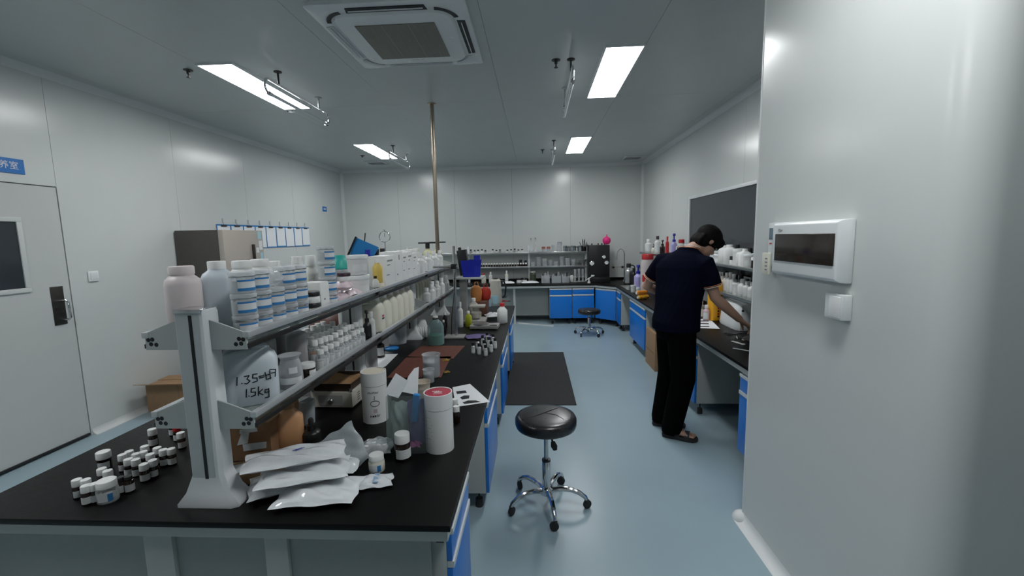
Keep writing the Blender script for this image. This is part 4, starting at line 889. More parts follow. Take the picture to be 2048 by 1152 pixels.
# teal jug, glove
c, r, h = fit(857, 889, 632, 692, ZT); t = thing('teal_bottle', 'big bottle of green liquid with a pale cap in the middle of the island', 'bottle', c, .4)
MB().lathe([(r*.9, 0), (r, .006), (r, h*.62), (r*.8, h*.78), (r*.35, h*.88), (r*.33, h*.9)], 28).build('body', mat('pale_blue_clear', (.40, .56, .58), .1, alpha=.25, noise=.05), t)
MB().lathe([(r*.93, .004), (r*.95, h*.34)], 24).build('liquid', mat('green_liquid', (.07, .30, .20), .2, noise=.2, nscale=10), t); MB().lathe([(r*.36, h*.9), (r*.36, h*.94)], 18).build('neck_ring', M_BLK, t); MB().lathe([(r*.34, h*.94), (r*.34, h*.99), (r*.3, h)], 18).build('cap', M_HDPE, t)
p = xy(846, 676); t = thing('rubber_glove', 'white rubber glove slumped against the rack post behind the green bottle', 'glove', (p.x-.02, p.y+.03, ZT), .3)
mb = MB(); mb.loft([(0.005, .045, .03), (.02, .055, .04), (.08, .06, .045), (.13, .05, .04), (.16, .04, .035)], 18, 2.5); 
mb.build('palm', M_WHITE, t)
for k in range(4): MB().tube([(-.03+.02*k, -.035, .10), (-.028+.02*k, -.055, .07), (-.026+.021*k, -.055, .03), (-.025+.021*k, -.045, .012)], .0105, 8).build('finger', M_WHITE, t)
MB().tube([(.05, -.01, .10), (.068, -.02, .07), (.065, -.03, .04)], .011, 8).build('thumb', M_WHITE, t)
# black-capped small bottles and purple cloth
P_ = [xy(u, v) for u, v in ((946, 708), (958, 710), (971, 713), (955, 699), (968, 703), (982, 705), (965, 692), (977, 696), (990, 698), (974, 686), (986, 689))]
for c_ in P_: put('black_top_bottle', 'small silvery bottle with black cap in the group at the worktop edge', 'bottle', (c_.x, c_.y+.015, ZT), .0155, .088, group='black-capped bottles at the island edge', name='sample_bottle')
p = xy(955, 676); t = thing('purple_cloth', 'crumpled purple cloth behind the black-capped bottles', 'cloth', (p.x, p.y+.03, ZT), .3); link('cloth', pillow('cloth', M_PURP, .22, .16, .02, 71, ruffle=.004), t)
for u0, u1, vt, vb, lb in ((884, 892, 640, 668, 'short black bottle beside the green bottle'), (886, 895, 625, 655, 'slim black bottle farther behind the green bottle')): putf('sauce_bottle', lb, 'bottle', u0, u1, vt, vb, mats={0: M_BLK, 1: M_WHITE}, name='black_bottle')
# retort stand with rod, clamp and cross bar
p = xy(908, 677); t = thing('retort_stand', 'grey retort stand with a tall rod and a cross bar on the island', 'stand', (p.x, p.y+.05, ZT)); zt = at(911, 492, y=p.y+.05).z-ZT; zc = at(911, 533, y=p.y+.05).z-ZT
MB().box(-.09, .09, -.07, .07, 0, .014).build('base', M_GREYP, t, bevel=.004); MB().tube([(0.012, .02, .014), (.012, .02, zt)], .013, 10).build('rod', M_STEEL, t)
MB().tube([(-.17, -.012, zc), (.05, -.012, zc)], .009, 8).build('cross_bar', M_STEEL, t); MB().box(-.012, .036, -.024, .040, zc-.022, zc+.024).build('clamp', M_BLK, t, bevel=.005)
MB().tube([(.02, .02, zc-.02), (.012, -.03, zc-.25), (-.01, -.05, zc-.42), (-.025, -.03, .03)], .004, 6).build('cable', M_BLK, t)
# mixing machine behind: frame, plate, motor; blue tray on it
y0 = 4.55
X = lambda u, v, yy=y0: at(u, v, y=yy)
t = thing('mixer_stand', 'grey bench mixer stand carrying a motor on the island', 'machine', (X(940, 600).x, y0, ZT)); ox = t.location.x
ztop = X(940, 553).z-ZT
MB().box(-.12, .17, -.13, .13, 0, .03).build('base', M_GREYP, t, bevel=.005); MB().box(-.10, -.03, -.05, .05, .03, ztop-.02).build('column', M_GREYP, t, bevel=.004)
MB().box(-.14, .16, -.12, .12, ztop-.02, ztop).build('top_plate', mat('pale_grey_metal', (.58, .60, .58), .4, .3, noise=.1), t, bevel=.004); MB().lathe([(.03, .03), (.055, .05), (.06, .10), (.035, .12), (.04, .16)], 20, .06, 0).build('turntable', M_BEIGEP, t); MB().box(-.0, .16, -.06, .06, .16, .18).build('arm_plate', M_BEIGEP, t, bevel=.004)
zz = ZT+ztop
tb = thing('blue_tray', 'deep blue plastic tray on top of the bench mixer', 'tray', (X(943, 540).x, y0, zz+.0005), .1)
zb = X(943, 520).z-zz
mb = MB(); mb.rings([[Vector((sx*w_, sy*d_, z)) for sx, sy in ((-1, -1), (1, -1), (1, 1), (-1, 1))] for w_, d_, z in ((.085, .075, 0), (.11, .09, zb), (.104, .085, zb), (.08, .07, .005))]); mb.build('wall', M_NAVY, tb, smooth=False); MB().box(.03, .095, -.085, -.02, .006, zb+.05).build('divider', M_NAVY, tb)
tm = thing('black_motor', 'tilted black box-shaped motor standing in the blue tray', 'motor', (X(934, 520).x-.02, y0, zz+.008), 0); Mt = Matrix.Rotation(-.12, 4, 'Y')
zm = X(934, 497).z-zz-.02
MB().box(-.05, .05, -.05, .05, .008, zm, M=Mt).build('housing', M_BLK, tm, bevel=.008); MB().lathe([(.018, zm), (.018, zm+.025), (.01, zm+.03)], 12, M=Mt @ Matrix.Translation((-.02, 0, 0))).build('knob', M_DKMETAL, tm); MB().box(.052, .085, -.02, .02, .008, zm*.45).build('cable_box', M_WHITE, tm)
for (u, v, m, lb, sd) in ((952, 578, mat('orange_bag', (.55, .22, .06), .3, noise=.25, nscale=10), 'orange crumpled bag behind the bench mixer', 81), (968, 584, mat('red_bag', (.45, .035, .02), .3, noise=.25, nscale=10), 'red crumpled bag behind the bench mixer', 82)):
    p = at(u, v, y=5.0); b_ = thing('carry_bag', lb, 'bag', (p.x, 5.0+.13*(sd-81), ZT+.1505), .2); hh = p.z-ZT-.11; MB().loft([(0, .045, .04), (.02, .06, .048), (hh*.6, .07, .05), (hh*.9, .055, .04), (hh, .025, .02)], 20, 2.4).build('bag', m, b_); MB().tube([(-.02, 0, hh-.01), (-.01, 0, hh+.04), (.02, 0, hh+.04), (.03, 0, hh-.01)], .006, 6).build('handle', m, b_)
carton('small reddish-brown carton under the crumpled bags behind the mixer', at(958, 590, y=5.06).x-.09, at(958, 590, y=5.06).x+.10, 4.94, 5.20, ZT, ZT+.15, m=mat('reddish_card', (.14, .06, .04), .7, noise=.2))
# kettle
c, r, h = fit(980, 1004, 558, 606, ZT); t = thing('electric_kettle', 'pale electric kettle with a black handle at the far end of the island', 'kettle', c, .1)
MB().lathe([(r*.98, 0), (r, .01), (r*.96, h*.6), (r*.85, h*.94), (r*.6, h)], 24).build('body', M_BEIGEP, t); MB().tube([(r*.8, 0, h*.92), (r*1.4, 0, h*.9), (r*1.7, 0, h*.65), (r*1.55, 0, h*.3), (r*1.2, 0, h*.18)], .012, 8).build('handle', M_BLK, t); MB().lathe([(r*.5, h), (r*.4, h+.012), (.01, h+.016)], 16).build('lid', M_BLK, t)
for u0, u1, vt, vb, lb in ((970, 984, 592, 614, 'light blue cup in front of the kettle'), (985, 997, 592, 608, 'low light blue cup beside the kettle')):
    c, r, h = fit(u0, u1, vt, vb, ZT); t = thing('blue_cup', lb, 'cup', c); MB().lathe([(r*.75, 0), (r, h), (r*.93, h), (r*.7, .005), (0, .005)], 20).build('wall', M_LTBLUE, t)
# wash bottle in a white bag, scale, small bottles
putf('sauce_bottle', 'white wash bottle with red cap near the island edge', 'bottle', 995, 1015, 606, 648, mats={0: M_WHITE, 1: M_RED}, name='wash_bottle')
p = xy(1003, 640); t = thing('white_rag', 'white plastic bag spread around the red-capped wash bottle', 'bag', (p.x-.10, p.y+.10, ZT), .3); link('bag', pillow('bag', M_FILMW, .16, .18, .06, 91, ruffle=.012), t)
p = xy(968, 660); t = thing('bench_scale', 'grey bench scale with a small display at the island edge', 'scale', (p.x, p.y+.07, ZT), -.05); MB().box(-.14, .14, -.07, .09, .008, .04).build('base', M_GREYP, t, bevel=.005); MB().lathe([(.075, .04), (.078, .045), (.078, .052), (.07, .054)], 28, -.04, .01).build('pan', M_STEEL, t)
dsp = MB().box(-.035, .035, -.03, .03, 0, .008, M=Matrix.Translation((.095, -.03, .042)) @ Matrix.Rotation(-.3, 4, 'X')).build('display_panel', M_WHITE, t); MB().box(-.026, .026, -.015, .018, .008, .0088, M=Matrix.Translation((.095, -.03, .042)) @ Matrix.Rotation(-.3, 4, 'X')).build('screen', M_GREYP, dsp)
for sx in (-.12, .12): MB().lathe([(.01, 0), (.01, .008)], 10, sx, -.05).build('foot', M_RUB, t)
putf('sauce_bottle', 'small bottle of yellow-green liquid left of the bench scale', 'bottle', 931, 944, 622, 654, mats={0: mat('yellow_green', (.42, .45, .03), .3, noise=.1), 1: M_WHITE}, name='yellow_green_bottle')
putf('sauce_bottle', 'beige square bottle behind the bench scale', 'bottle', 939, 957, 596, 636, mats={0: M_BEIGEP}, name='beige_bottle')
putf('tall_bottle', 'slim white bottle behind the retort stand', 'bottle', 916, 927, 604, 655, name='white_bottle')
p = xy(1012, 604); t = thing('red_pliers', 'red-handled pliers lying at the far end of the island', 'pliers', (p.x-.03, p.y+.02, ZT), .3); MB().tube([(-.08, -.02, .008), (0, 0, .008), (.05, .012, .008)], .006, 6).build('handle', M_RED, t); MB().tube([(-.08, .02, .0085), (0, 0, .0185), (.05, -.012, .0085)], .006, 6).build('handle', M_RED, t); MB().box(.04, .09, -.012, .012, .002, .014).build('jaws', M_DKMETAL, t)
p = xy(1008, 597); t = thing('black_dish', 'black shallow dish at the far end of the island', 'dish', (p.x-.02, p.y+.1, ZT)); MB().lathe([(.05, 0), (.07, .018), (.066, .018), (.047, .004), (0, .004)], 24).build('wall', M_BLK, t)
# wall side of the island, seen between the shelves
t = thing('brown_pot', 'round reddish-brown bag on the wall side of the island, seen between the shelves', 'bag', (-1.58, 3.25, ZT)); MB().lathe([(.10, 0), (.17, .04), (.20, .14), (.18, .25), (.10, .33), (.04, .35)], 24).build('bag', mat('oxblood_leather', (.11, .03, .022), .45, noise=.35, nscale=10, bump=.2), t); MB().tube([(-.05, 0, .34), (-.03, 0, .40), (.04, 0, .40), (.06, 0, .34)], .008, 8).build('strap', M_AMBER, t)
t = thing('black_sack', 'black plastic sack on the wall side of the island, behind the second post', 'bag', (-1.60, 3.72, ZT)); MB().loft([(0, .10, .09), (.05, .13, .11), (.2, .11, .1), (.3, .05, .05), (.36, .03, .03)], 20, 2.5).build('sack', M_BLK, t); MB().lathe([(.032, .30), (.034, .31), (.03, .32)], 12).build('tie', M_RUB, t)
for i, (x, y_, s) in enumerate(((-1.55, 2.0, 1.0), (-1.62, 2.3, 1.1), (-1.5, 4.3, 1.0), (-1.6, 4.6, 1.15))):
    put('round_drum_bottle', ('white bottle on the wall side of the island, nearest', 'white bottle on the wall side of the island, second', 'white bottle on the wall side of the island near the pole', 'white bottle on the wall side of the island, farthest')[i], 'bottle', (x, y_, ZT), .06*s, .23*s, mats={0: M_HDPE, 1: M_WHITE}, name='reagent_bottle', group='bottles on the wall side of the island')

# ================================================================== left wall things
M_SIGN = mat('sign_blue', (.005, .16, .50), .4, noise=.06)
t = thing('door_sign', 'blue sign with white characters above the left door', 'sign', (XL+.001, 2.90, 2.25)); MB().box(0, .006, -.295, .295, -.055, .055).build('plate', M_SIGN, t)
Ms = Matrix(((0, 0, 1, 0), (1, 0, 0, 0), (0, 1, 0, 0), (0, 0, 0, 1)))
me = text_mesh('培养室', .062, M_LABEL); me.transform(Matrix.Translation((.0065, .165, 0)) @ Ms); link('characters', me, t)
t = thing('small_sign', 'small blue sign high on the left wall near the back corner', 'sign', (XL+.001, 7.96, 2.225)); MB().box(0, .006, -.075, .075, -.045, .045).build('plate', M_SIGN, t); 
for k in (-.03, 0, .03): MB().box(.006, .0068, k-.011, k+.011, -.014, .014).build('character', M_LABEL, t)
t = thing('wall_switch', 'white light switch on the left wall beside the door', 'switch', (XL+.001, 3.60, 1.378)); MB().box(0, .012, -.045, .045, -.045, .045).build('plate', M_WHITE, t, bevel=.003); MB().box(.012, .016, -.030, .030, -.032, .032).build('rocker', M_WHITE2, t, bevel=.002)
# row of clipboards
for k in range(9):
    y_ = 5.27+k*.243
    t = thing('clipboard', 'hanging clipboard with paper, %s in the row on the left wall' % ('first', 'second', 'third', 'fourth', 'fifth', 'sixth', 'seventh', 'eighth', 'last')[k], 'clipboard', (XL+.002, y_, 1.56), 0, 'clipboards in a row on the left wall')
    MB().box(.004, .009, -.116, .116, .0, .315).build('board', M_BLUEP, t); MB().box(.0092, .0105, -.108+.004*(k % 2), .112, .008+.006*(k % 3), .295).build('paper', M_PAPER, t)
    MB().box(.0107, .019, -.05, .05, .285, .308).build('clip', M_DKMETAL, t, bevel=.003); MB().box(0, .006, -.01, .01, .33, .385).build('hook_pad', M_CLEAR2, t); MB().tube([(.006, 0, .345), (.016, 0, .335), (.012, 0, .318), (.006, 0, .31)], .003, 6).build('hook', M_STEEL, t)
# refrigerator
t = thing('refrigerator', 'dark refrigerator with a tan door against the left wall', 'refrigerator', (-3.60, 4.84, 0)); a0, a1, b0, b1 = XL+.02+3.60, -3.40+3.60, -.34, .34
MB().box(a0, a1, b0, b1, .03, 1.785).build('body', M_FRDK, t, bevel=.006)
d_ = MB().box(a1+.002, a1+.06, b0, b1, .56, 1.785).build('door', M_TAN, t, bevel=.008); MB().box(a1+.0605, a1+.085, .12, .15, 1.30, 1.62).build('handle', M_DKMETAL, d_, bevel=.005)
d2 = MB().box(a1+.002, a1+.06, b0, b1, .05, .55).build('door', M_TAN, t, bevel=.008); MB().box(a1+.0605, a1+.085, .12, .15, .38, .53).build('handle', M_DKMETAL, d2, bevel=.005)
for q in ((.245, .315, 1.68, 1.77, M_LTBLUE), (.255, .32, 1.55, 1.66, M_LABEL), (.20, .25, 1.52, 1.58, M_LABEL), (.27, .32, 1.44, 1.52, M_LTBLUE)): MB().box(a1+.0605, a1+.0615, *q[:4]).build('note', q[4], d_)
for sx in (a0+.05, a1-.05):
    for sy in (b0+.05, b1-.05): MB().lathe([(.02, 0), (.02, .031)], 12, sx, sy).build('foot', M_RUB, t)
# carton on the floor by the left wall
t = thing('floor_carton', 'brown cardboard carton on the floor by the left wall', 'box', (-3.63, 4.08, 0), .08); MB().box(-.22, .22, -.16, .16, 0, .27).build('body', M_CARD, t, bevel=.003)
MB().box(-.22, .22, -.15, 0, 0, .004, M=Matrix.Translation((0, -.158, .272)) @ Matrix.Rotation(PI-.35, 4, 'X') @ Matrix.Rotation(PI, 4, 'X')).build('flap', M_CARD, t)
MB().box(-.22, .22, 0, .15, 0, .004, M=Matrix.Translation((0, .0, .272)) ).build('flap', M_CARD, t); MB().box(.09, .094, -.161, -.16, .0, .27).build('seam', M_CARDD, t)
tag(MB().lathe([(.05, 0), (.055, .01), (.055, .14), (.03, .17), (.02, .2)], 20).build('black_bottle', M_BLK, None, (-3.55, 4.15, .2765)), 'black bottle standing on the floor carton', 'bottle')

# ================================================================== things on the partition
t = thing('breaker_box', 'white wall breaker box with a dark tinted cover on the partition', 'breaker box', (PX-.001, 1.885, 1.575)); D = .058; Y0, Y1 = -.225, .228
mb = MB(); rs = [[Vector((-x, y_, z)) for y_, z in ((Y0*s, -.125*s2), (Y1*s, -.125*s2), (Y1*s, .115*s2), (Y0*s, .115*s2))] for x, s, s2 in ((0, 1, 1), (.02, 1, 1), (.045, .985, .97), (D-.005, .97, .93), (D, .955, .90))]
mb.rings(rs).build('housing', M_WHITE2, t, bevel=.006)
cv = MB().box(-D-.004, -D+.001, -.205, .195, -.060, .062).build('cover', M_TANK, t, bevel=.003)
MB().tube([(-D-.001, .165+.008*math.cos(2*PI*k/16), .078+.006*math.sin(2*PI*k/16)) for k in range(17)], .0012, 5).build('emblem', M_GREYP, t); MB().box(-D-.0015, -D, .145, .155, .075, .081).build('emblem_mark', M_GREYP, t)
t = thing('thermometer', 'slim white thermometer with a small screen beside the breaker box', 'thermometer', (PX-.001, 2.175, 1.49)); MB().box(-.03, 0, -.025, .025, 0, .20).build('body', M_WHITE2, t, bevel=.004); MB().box(-.0312, -.030, -.016, .016, .12, .175).build('screen', mat('lcd_grey', (.14, .20, .25), .3, noise=.1), t); MB().box(-.0312, -.030, -.01, .01, .098, .104).build('logo', M_RED, t)
t = thing('tag_block', 'small cream holder hung under the thermometer by the breaker box', 'holder', (PX-.001, 2.19, 1.44)); MB().box(-.045, -.031, -.03, .03, 0, .105).build('block', M_HDPEC, t, bevel=.003); MB().box(-.031, 0, -.01, .01, .01, .04).build('peg', M_WHITE, t)
for k in range(4): MB().box(-.0456, -.045, -.02, .0, .02+.018*k, .027+.018*k).build('print', M_TXT, t)
t = thing('wall_switch', 'white light switch on the partition below the breaker box', 'switch', (PX-.001, 1.70, 1.36)); MB().box(-.035, 0, -.05, .05, -.048, .048).build('plate', M_WHITE2, t, bevel=.004); MB().box(-.040, -.035, -.040, .02, -.040, .040).build('rocker', M_WHITE, t, bevel=.003)

# ================================================================== floor: mat, stick, stools
tag(MB().prism([(-.40, -.975), (.40, -.975), (.395, .97), (-.40, .965)], 0, .006).build('floor_mat', M_MATF, None, (-.02, 5.065, .0), bevel=.002), 'black rubber mat on the floor beside the island', 'mat')
a, b = at(1030, 645, z=.012), at(1108, 652, z=.012); t = thing('white_stick', 'long white plastic strip lying on the floor under the back bench', 'strip', ((a+b)/2).to_tuple()[:2]+(0,), 0)
d = (b-a); MB().box(-d.length/2, d.length/2, -.014, .014, 0, .02, M=Matrix.Rotation(math.atan2(d.y, d.x), 4, 'Z')).build('strip', M_WHITE2, t, bevel=.003); MB().box(-d.length/2+.01, d.length/2-.01, -.004, .004, .02, .0206, M=Matrix.Rotation(math.atan2(d.y, d.x), 4, 'Z')).build('groove', M_GREYP, t)
def stool(label, loc, hs, rot, lever=0.2):
    t = thing('rolling_stool', label, 'stool', loc, rot, 'round rolling stools'); r = .185
    prof = [(.02, hs-.078), (r*.90, hs-.078), (r*.97, hs-.070), (r, hs-.055), (r, hs-.022), (r*.95, hs-.006), (r*.8, hs), (r*.4, hs+.002), (0.0, hs+.002)]
    seat = MB().lathe(prof, 40).build('seat', M_LEATH, t, angle=60)
    pts = [(-r*.72, -.09, hs-.001), (-.06, -.04, hs+.0025), (-.01, .02, hs+.004), (.03, .07, hs+.003), (.07, .12, hs-.001)]
    MB().tube(pts, .0025, 6).build('piping', M_LEATH, seat)
    MB().tube([(-.01, .02, hs+.003), (.06, .0, hs+.003), (.11, -.05, hs+.001), (.12, -.09, hs-.001)], .0022, 6).build('piping', M_LEATH, seat)
    MB().lathe([(.07, hs-.088), (.075, hs-.0785)], 20).build('seat_plate', M_BLK, t)
    MB().lathe([(.0135, .27), (.0135, hs-.088)], 16).build('piston', M_STEEL, t)
    MB().lathe([(.025, .105), (.025, .285), (.021, .292)], 20).build('column', M_CHROME, t); MB().lathe([(.027, .286), (.027, .296), (.015, .298)], 16).build('collar', M_BLK, t)
    MB().tube([(.02, -.01, hs-.085), (.045, -.045, hs-.15)], .006, 8).build('lever', M_BLK, t); MB().loft([(0, .012, .006), (.03, .02, .008), (.055, .012, .006)], 14, 2, M=Matrix.Translation((.046, -.046, hs-.145)) @ Matrix.Rotation(PI-.25, 4, 'Y')).build('lever_paddle', M_BLK, t)
    MB().lathe([(.04, .075), (.042, .085), (.04, .115), (.026, .125)], 20).build('hub', M_CHROME, t)
    for k in range(5):
        a = 2*PI*k/5; c, s = math.cos(a), math.sin(a)
        path = [(.03, .100), (.09, .112), (.15, .112), (.195, .098), (.235, .072), (.242, .058)]
        leg = MB().tube([(x*c, x*s, z) for x, z in path], .015, 10, rads=[.017, .0165, .0155, .0145, .0135, .012]).build('leg', M_CHROME, t)
        cs = MB(); Mw = Matrix.Translation((.242*c, .242*s, 0)) @ Matrix.Rotation(a+.7+k, 4, 'Z')
        cs.lathe([(.024, -.011), (.026, -.008), (.026, .008), (.024, .011)], 18, M=Mw @ Matrix.Translation((.006, 0, .026)) @ Matrix.Rotation(PI/2, 4, 'X'))
        cs.build('caster', M_RUB, t); MB().lathe([(.009, .045), (.013, .048), (.013, .058), (.008, .060)], 12, .242*c, .242*s).build('caster_stem', M_DKMETAL, t)
    return t
stool('black round stool on chrome casters in the near aisle', (.048, 2.51, 0), .58, -.14)
stool('black round stool on chrome casters by the back bench', (.875, 7.15, 0), .43, .25)
# carton leaning under the right bench behind the person
t = thing('leaning_card', 'flat tan cardboard standing under the right bench beyond the person', 'cardboard', (1.43, 5.36, 0)); MB().box(-.02, .02, -.22, .22, 0, .46).build('sheet', M_CARD, t, bevel=.002); MB().box(-.021, -.0203, -.2, .2, .2, .215).build('fold', M_CARDD, t)

# ================================================================== back bench
def B(u, v, y): return at(u, v, y=y)
ys_ = 8.53
for k in range(15):      # small bottles, upper tier
    x = -1.27+k*.072
    if k in (5, 9): continue
    put('small_dark_bottle', 'small bottle with black cap on the upper tier of the back shelf', 'bottle', (x, ys_-.04+.03*(k % 2), ZU), .024, .09-.02*((k*5) % 3)/2, group='black-capped bottles on the upper back shelf', name='reagent_vial', mats={0: M_GREYP} if k % 4 == 0 else None)
for k in range(22):
    x = -1.28+k*.052
    if x > -.17: break
    put('small_white_cap', 'small dark bottle with white cap on the lower tier of the back shelf', 'bottle', (x, ys_-.05, ZLW), .021, .085, group='white-capped bottles on the lower back shelf', name='reagent_vial')
put('small_dark_bottle', 'dark squat bottle at the right end of the lower back shelf', 'bottle', (-.30, ys_+.04, ZLW), .04, .14, mats={0: M_BLK}, name='black_bottle')
put('small_dark_bottle', 'second dark squat bottle at the right end of the lower back shelf', 'bottle', (-.20, ys_+.04, ZLW), .035, .13, mats={0: M_BLK}, name='black_bottle')
for u, kd, m, lb, h, r in ((967, 'sauce_bottle', M_HDPEC, 'cream squeeze bottle with red cap on the back bench', .2, .045), (981, 'tall_bottle', None, 'slim white bottle left of centre on the back bench', .22, .036), (1013, 'tall_bottle', M_HDPEC, 'slim cream bottle standing alone on the back bench', .24, .033),
                           (1038, 'black_lid_jar', None, 'short white jar with dark lid on the back bench', .09, .05), (1048, 'black_lid_jar', None, 'second short white jar with dark lid on the back bench', .09, .05)):
    p = B(u, 545, 8.4); put(kd, lb, 'bottle' if 'bottle' in kd else 'jar', (p.x, 8.4 if u != 1048 else 8.46, ZT), r, h, mats=({0: m, 1: M_RED} if u == 967 else ({0: m} if m else None)), name='bench_bottle' if 'bottle' in kd else 'bench_jar')
for i, (u, w, lb) in enumerate(((1017, .11, 'folded white cloth in the middle of the back bench'), (1060, .16, 'long folded white towel on the back bench'))):
    p = B(u, 560, 8.2); t = thing('white_cloth', lb, 'cloth', (p.x, 8.2, ZT), .1); link('cloth', pillow('cloth', M_PAPER, w*2, .2, .05, 120+i), t)
# round-necked flasks, cups, beakers on the upper tier right
def flask(u, vt, lb):
    p = B(u, 500, 8.5); zt = B(u, vt, 8.5).z-ZU; t = thing('volumetric_flask', lb, 'flask', (p.x, 8.5, ZU)); MB().lathe([(.03, 0), (.042, .02), (.042, .04), (.025, .075), (.011, .1), (.011, zt-.03)], 20).build('body', M_CLEAR2, t); MB().lathe([(.013, zt-.03), (.015, zt-.01), (.01, zt)], 12).build('stopper', mat('smoky_stopper', (.22, .20, .18), .4, noise=.1), t)
flask(1062, 476, 'left long-necked flask on the upper back shelf'); flask(1071, 475, 'right long-necked flask on the upper back shelf')
for u, lb in ((1087, 'left cup with a rusty red rim on the upper back shelf'), (1097, 'right cup with a rusty red rim on the upper back shelf')):
    p = B(u, 495, 8.5); t = thing('glass_cup', lb, 'cup', (p.x, 8.5, ZU)); MB().lathe([(.03, 0), (.034, .075), (.032, .075), (.028, .004), (0, .004)], 20).build('wall', M_CLEAR2, t); MB().lathe([(.036, .0755), (.036, .11), (.03, .115)], 20).build('lid', mat('rust_red', (.34, .10, .07), .5, noise=.1), t)
for u, r, h, lb in ((1106, .03, .13, 'slim clear measuring glass on the upper back shelf'), (1119, .045, .19, 'tall clear vase with grey lid on the upper back shelf')):
    p = B(u, 495, 8.5); t = thing('glass_vase', lb, 'vase', (p.x, 8.5, ZU)); MB().lathe([(r*.8, 0), (r, .01), (r*.9, h*.6), (r, h), (r*.93, h), (r*.8, h*.6), (r*.85, .012), (0, .008)], 20).build('wall', M_CLEAR2, t); MB().lathe([(r*1.03, h), (r*1.03, h+.012), (r*.8, h+.016)], 20).build('lid', M_STEEL if r > .04 else M_CLEAR2, t)
for k, u in enumerate((1130, 1138, 1146, 1154, 1161)):
    p = B(u, 495, 8.5); put('steel_beaker', 'steel beaker, %s in the row on the upper back shelf' % ('first', 'second', 'third', 'fourth', 'fifth')[k], 'beaker', (p.x, 8.47+.06*(k % 2), ZU), .036, .125-.01*(k % 2), group='steel beakers on the upper back shelf')
p = B(1170, 495, 8.5); t = thing('brush_holder', 'dark holder full of brushes at the right end of the upper back shelf', 'holder', (p.x-.02, 8.52, ZU)); MB().lathe([(.045, 0), (.05, .1), (.046, .1), (.042, .005), (0, .005)], 20).build('cup', M_BLK, t)
for k in range(9): a = 2*PI*k/9; MB().tube([(.02*math.cos(a), .02*math.sin(a), .02), ((.05+.02*(k % 3))*math.cos(a), .06*math.sin(a), .16+.03*(k % 4))], .006, 6).build('brush', M_AMBER if k % 2 else M_DKMETAL, t)
t = thing('white_dish', 'small white dish on the edge of the upper back shelf', 'dish', (B(1153, 497, 8.46).x, 8.46, ZU)); MB().lathe([(.03, 0), (.045, .022), (.042, .022), (.028, .004), (0, .004)], 18).build('wall', M_WHITE, t)
for k in range(8):
    u = 1066+k*11.5; p = B(u, 520, 8.52); h = .10+.03*((k*3) % 4); 
    put('beaker', 'clear glass beaker, %s from the left on the lower back shelf' % ('first', 'second', 'third', 'fourth', 'fifth', 'sixth', 'seventh', 'eighth')[k], 'beaker', (p.x, 8.5+.04*(k % 2), ZLW), .042, h, group='glass beakers on the lower back shelf', mats={0: M_CLEAR, 1: M_CLEAR2}, name='glass_beaker')
p = B(1165, 522, 8.5); t = thing('funnel', 'grey funnel at the right end of the lower back shelf', 'funnel', (p.x, 8.5, ZLW)); MB().lathe([(.012, 0), (.014, .04), (.085, .13), (.08, .13), (.01, .042), (.008, 0)], 24, cap0=False, cap1=False).build('cone', M_GREYP, t); MB().lathe([(.085, .13), (.088, .133), (.085, .136)], 24, cap0=False, cap1=False).build('rim', M_GREYP, t)
# glassware trays on the back worktop
p = B(1066, 552, 8.42); t = thing('green_jar', 'dark green jar under the back shelf', 'jar', (p.x, 8.42, ZT)); MB().lathe([(.055, 0), (.06, .01), (.06, .17), (.045, .19)], 24).build('body', mat('olive_glass', (.06, .08, .05), .25, noise=.2), t); MB().lathe([(.05, .19), (.05, .215), (.045, .22)], 20).build('lid', M_GREYP, t)
for i, (u, w, h, m, lb) in enumerate(((1091, .16, .14, M_CLEAR2, 'left clear glassware box on the back bench'), (1112, .18, .13, M_FILMT, 'middle white glassware box on the back bench'), (1130, .14, .12, M_CLEAR2, 'right clear glassware box on the back bench'))):
    p = B(u, 550, 8.38); t = thing('glassware_box', lb, 'box', (p.x, 8.38, ZT), .05*i); w /= 2
    for q in ((-w, w, -.09, -.086), (-w, w, .086, .09), (-w, -w+.004, -.086, .086), (w-.004, w, -.086, .086)): MB().box(*q, .004, h).build('wall', m, t)
    MB().box(-w, w, -.09, .09, 0, .004).build('bottom', m, t)
    for k in range(3): MB().lathe([(.02, .005), (.022, .06), (.012, .09), (.012, h+.03+.02*k)], 14, -w*.6+w*.6*k, .02*(-1)**k).build('glass_piece', M_CLEAR2 if k != i else M_BLK, t)
p = B(1137, 545, 8.4); put('sauce_bottle', 'white bottle with black band beside the glassware boxes', 'bottle', (p.x+.06, 8.38, ZT), .035, .17, mats={1: M_BLK}, name='bench_bottle')
for k, (u, lb) in enumerate(((1150, 'left tall glass cylinder before the black machine'), (1158, 'middle tall glass cylinder before the black machine'), (1166, 'right tall glass cylinder before the black machine'))):
    p = B(u, 545, 8.4); t = thing('glass_cylinder', lb, 'cylinder', (p.x, 8.38+.03*k, ZT), 0, 'glass cylinders on the back bench'); MB().lathe([(.045, 0), (.045, .012), (.022, .02), (.022, .24), (.026, .25), (.02, .25), (.019, .025), (0, .024)], 18).build('wall', M_CLEAR2, t); MB().lathe([(.0225, .10), (.0235, .101), (.0235, .106), (.0225, .107)], 18).build('ring', M_WHITE, t)
t = thing('lever_valve', 'white-handled valve in front of the black machine', 'valve', (B(1178, 550, 8.2).x, 8.2, ZT)); MB().lathe([(.03, 0), (.03, .02), (.015, .03), (.015, .08)], 16).build('body', M_WHITE, t); MB().tube([(-.06, 0, .05), (0, 0, .085), (.07, 0, .13)], .01, 8).build('lever', M_WHITE2, t); MB().box(.04, .10, -.02, .02, .12, .15).build('grip', M_WHITE2, t, bevel=.005)
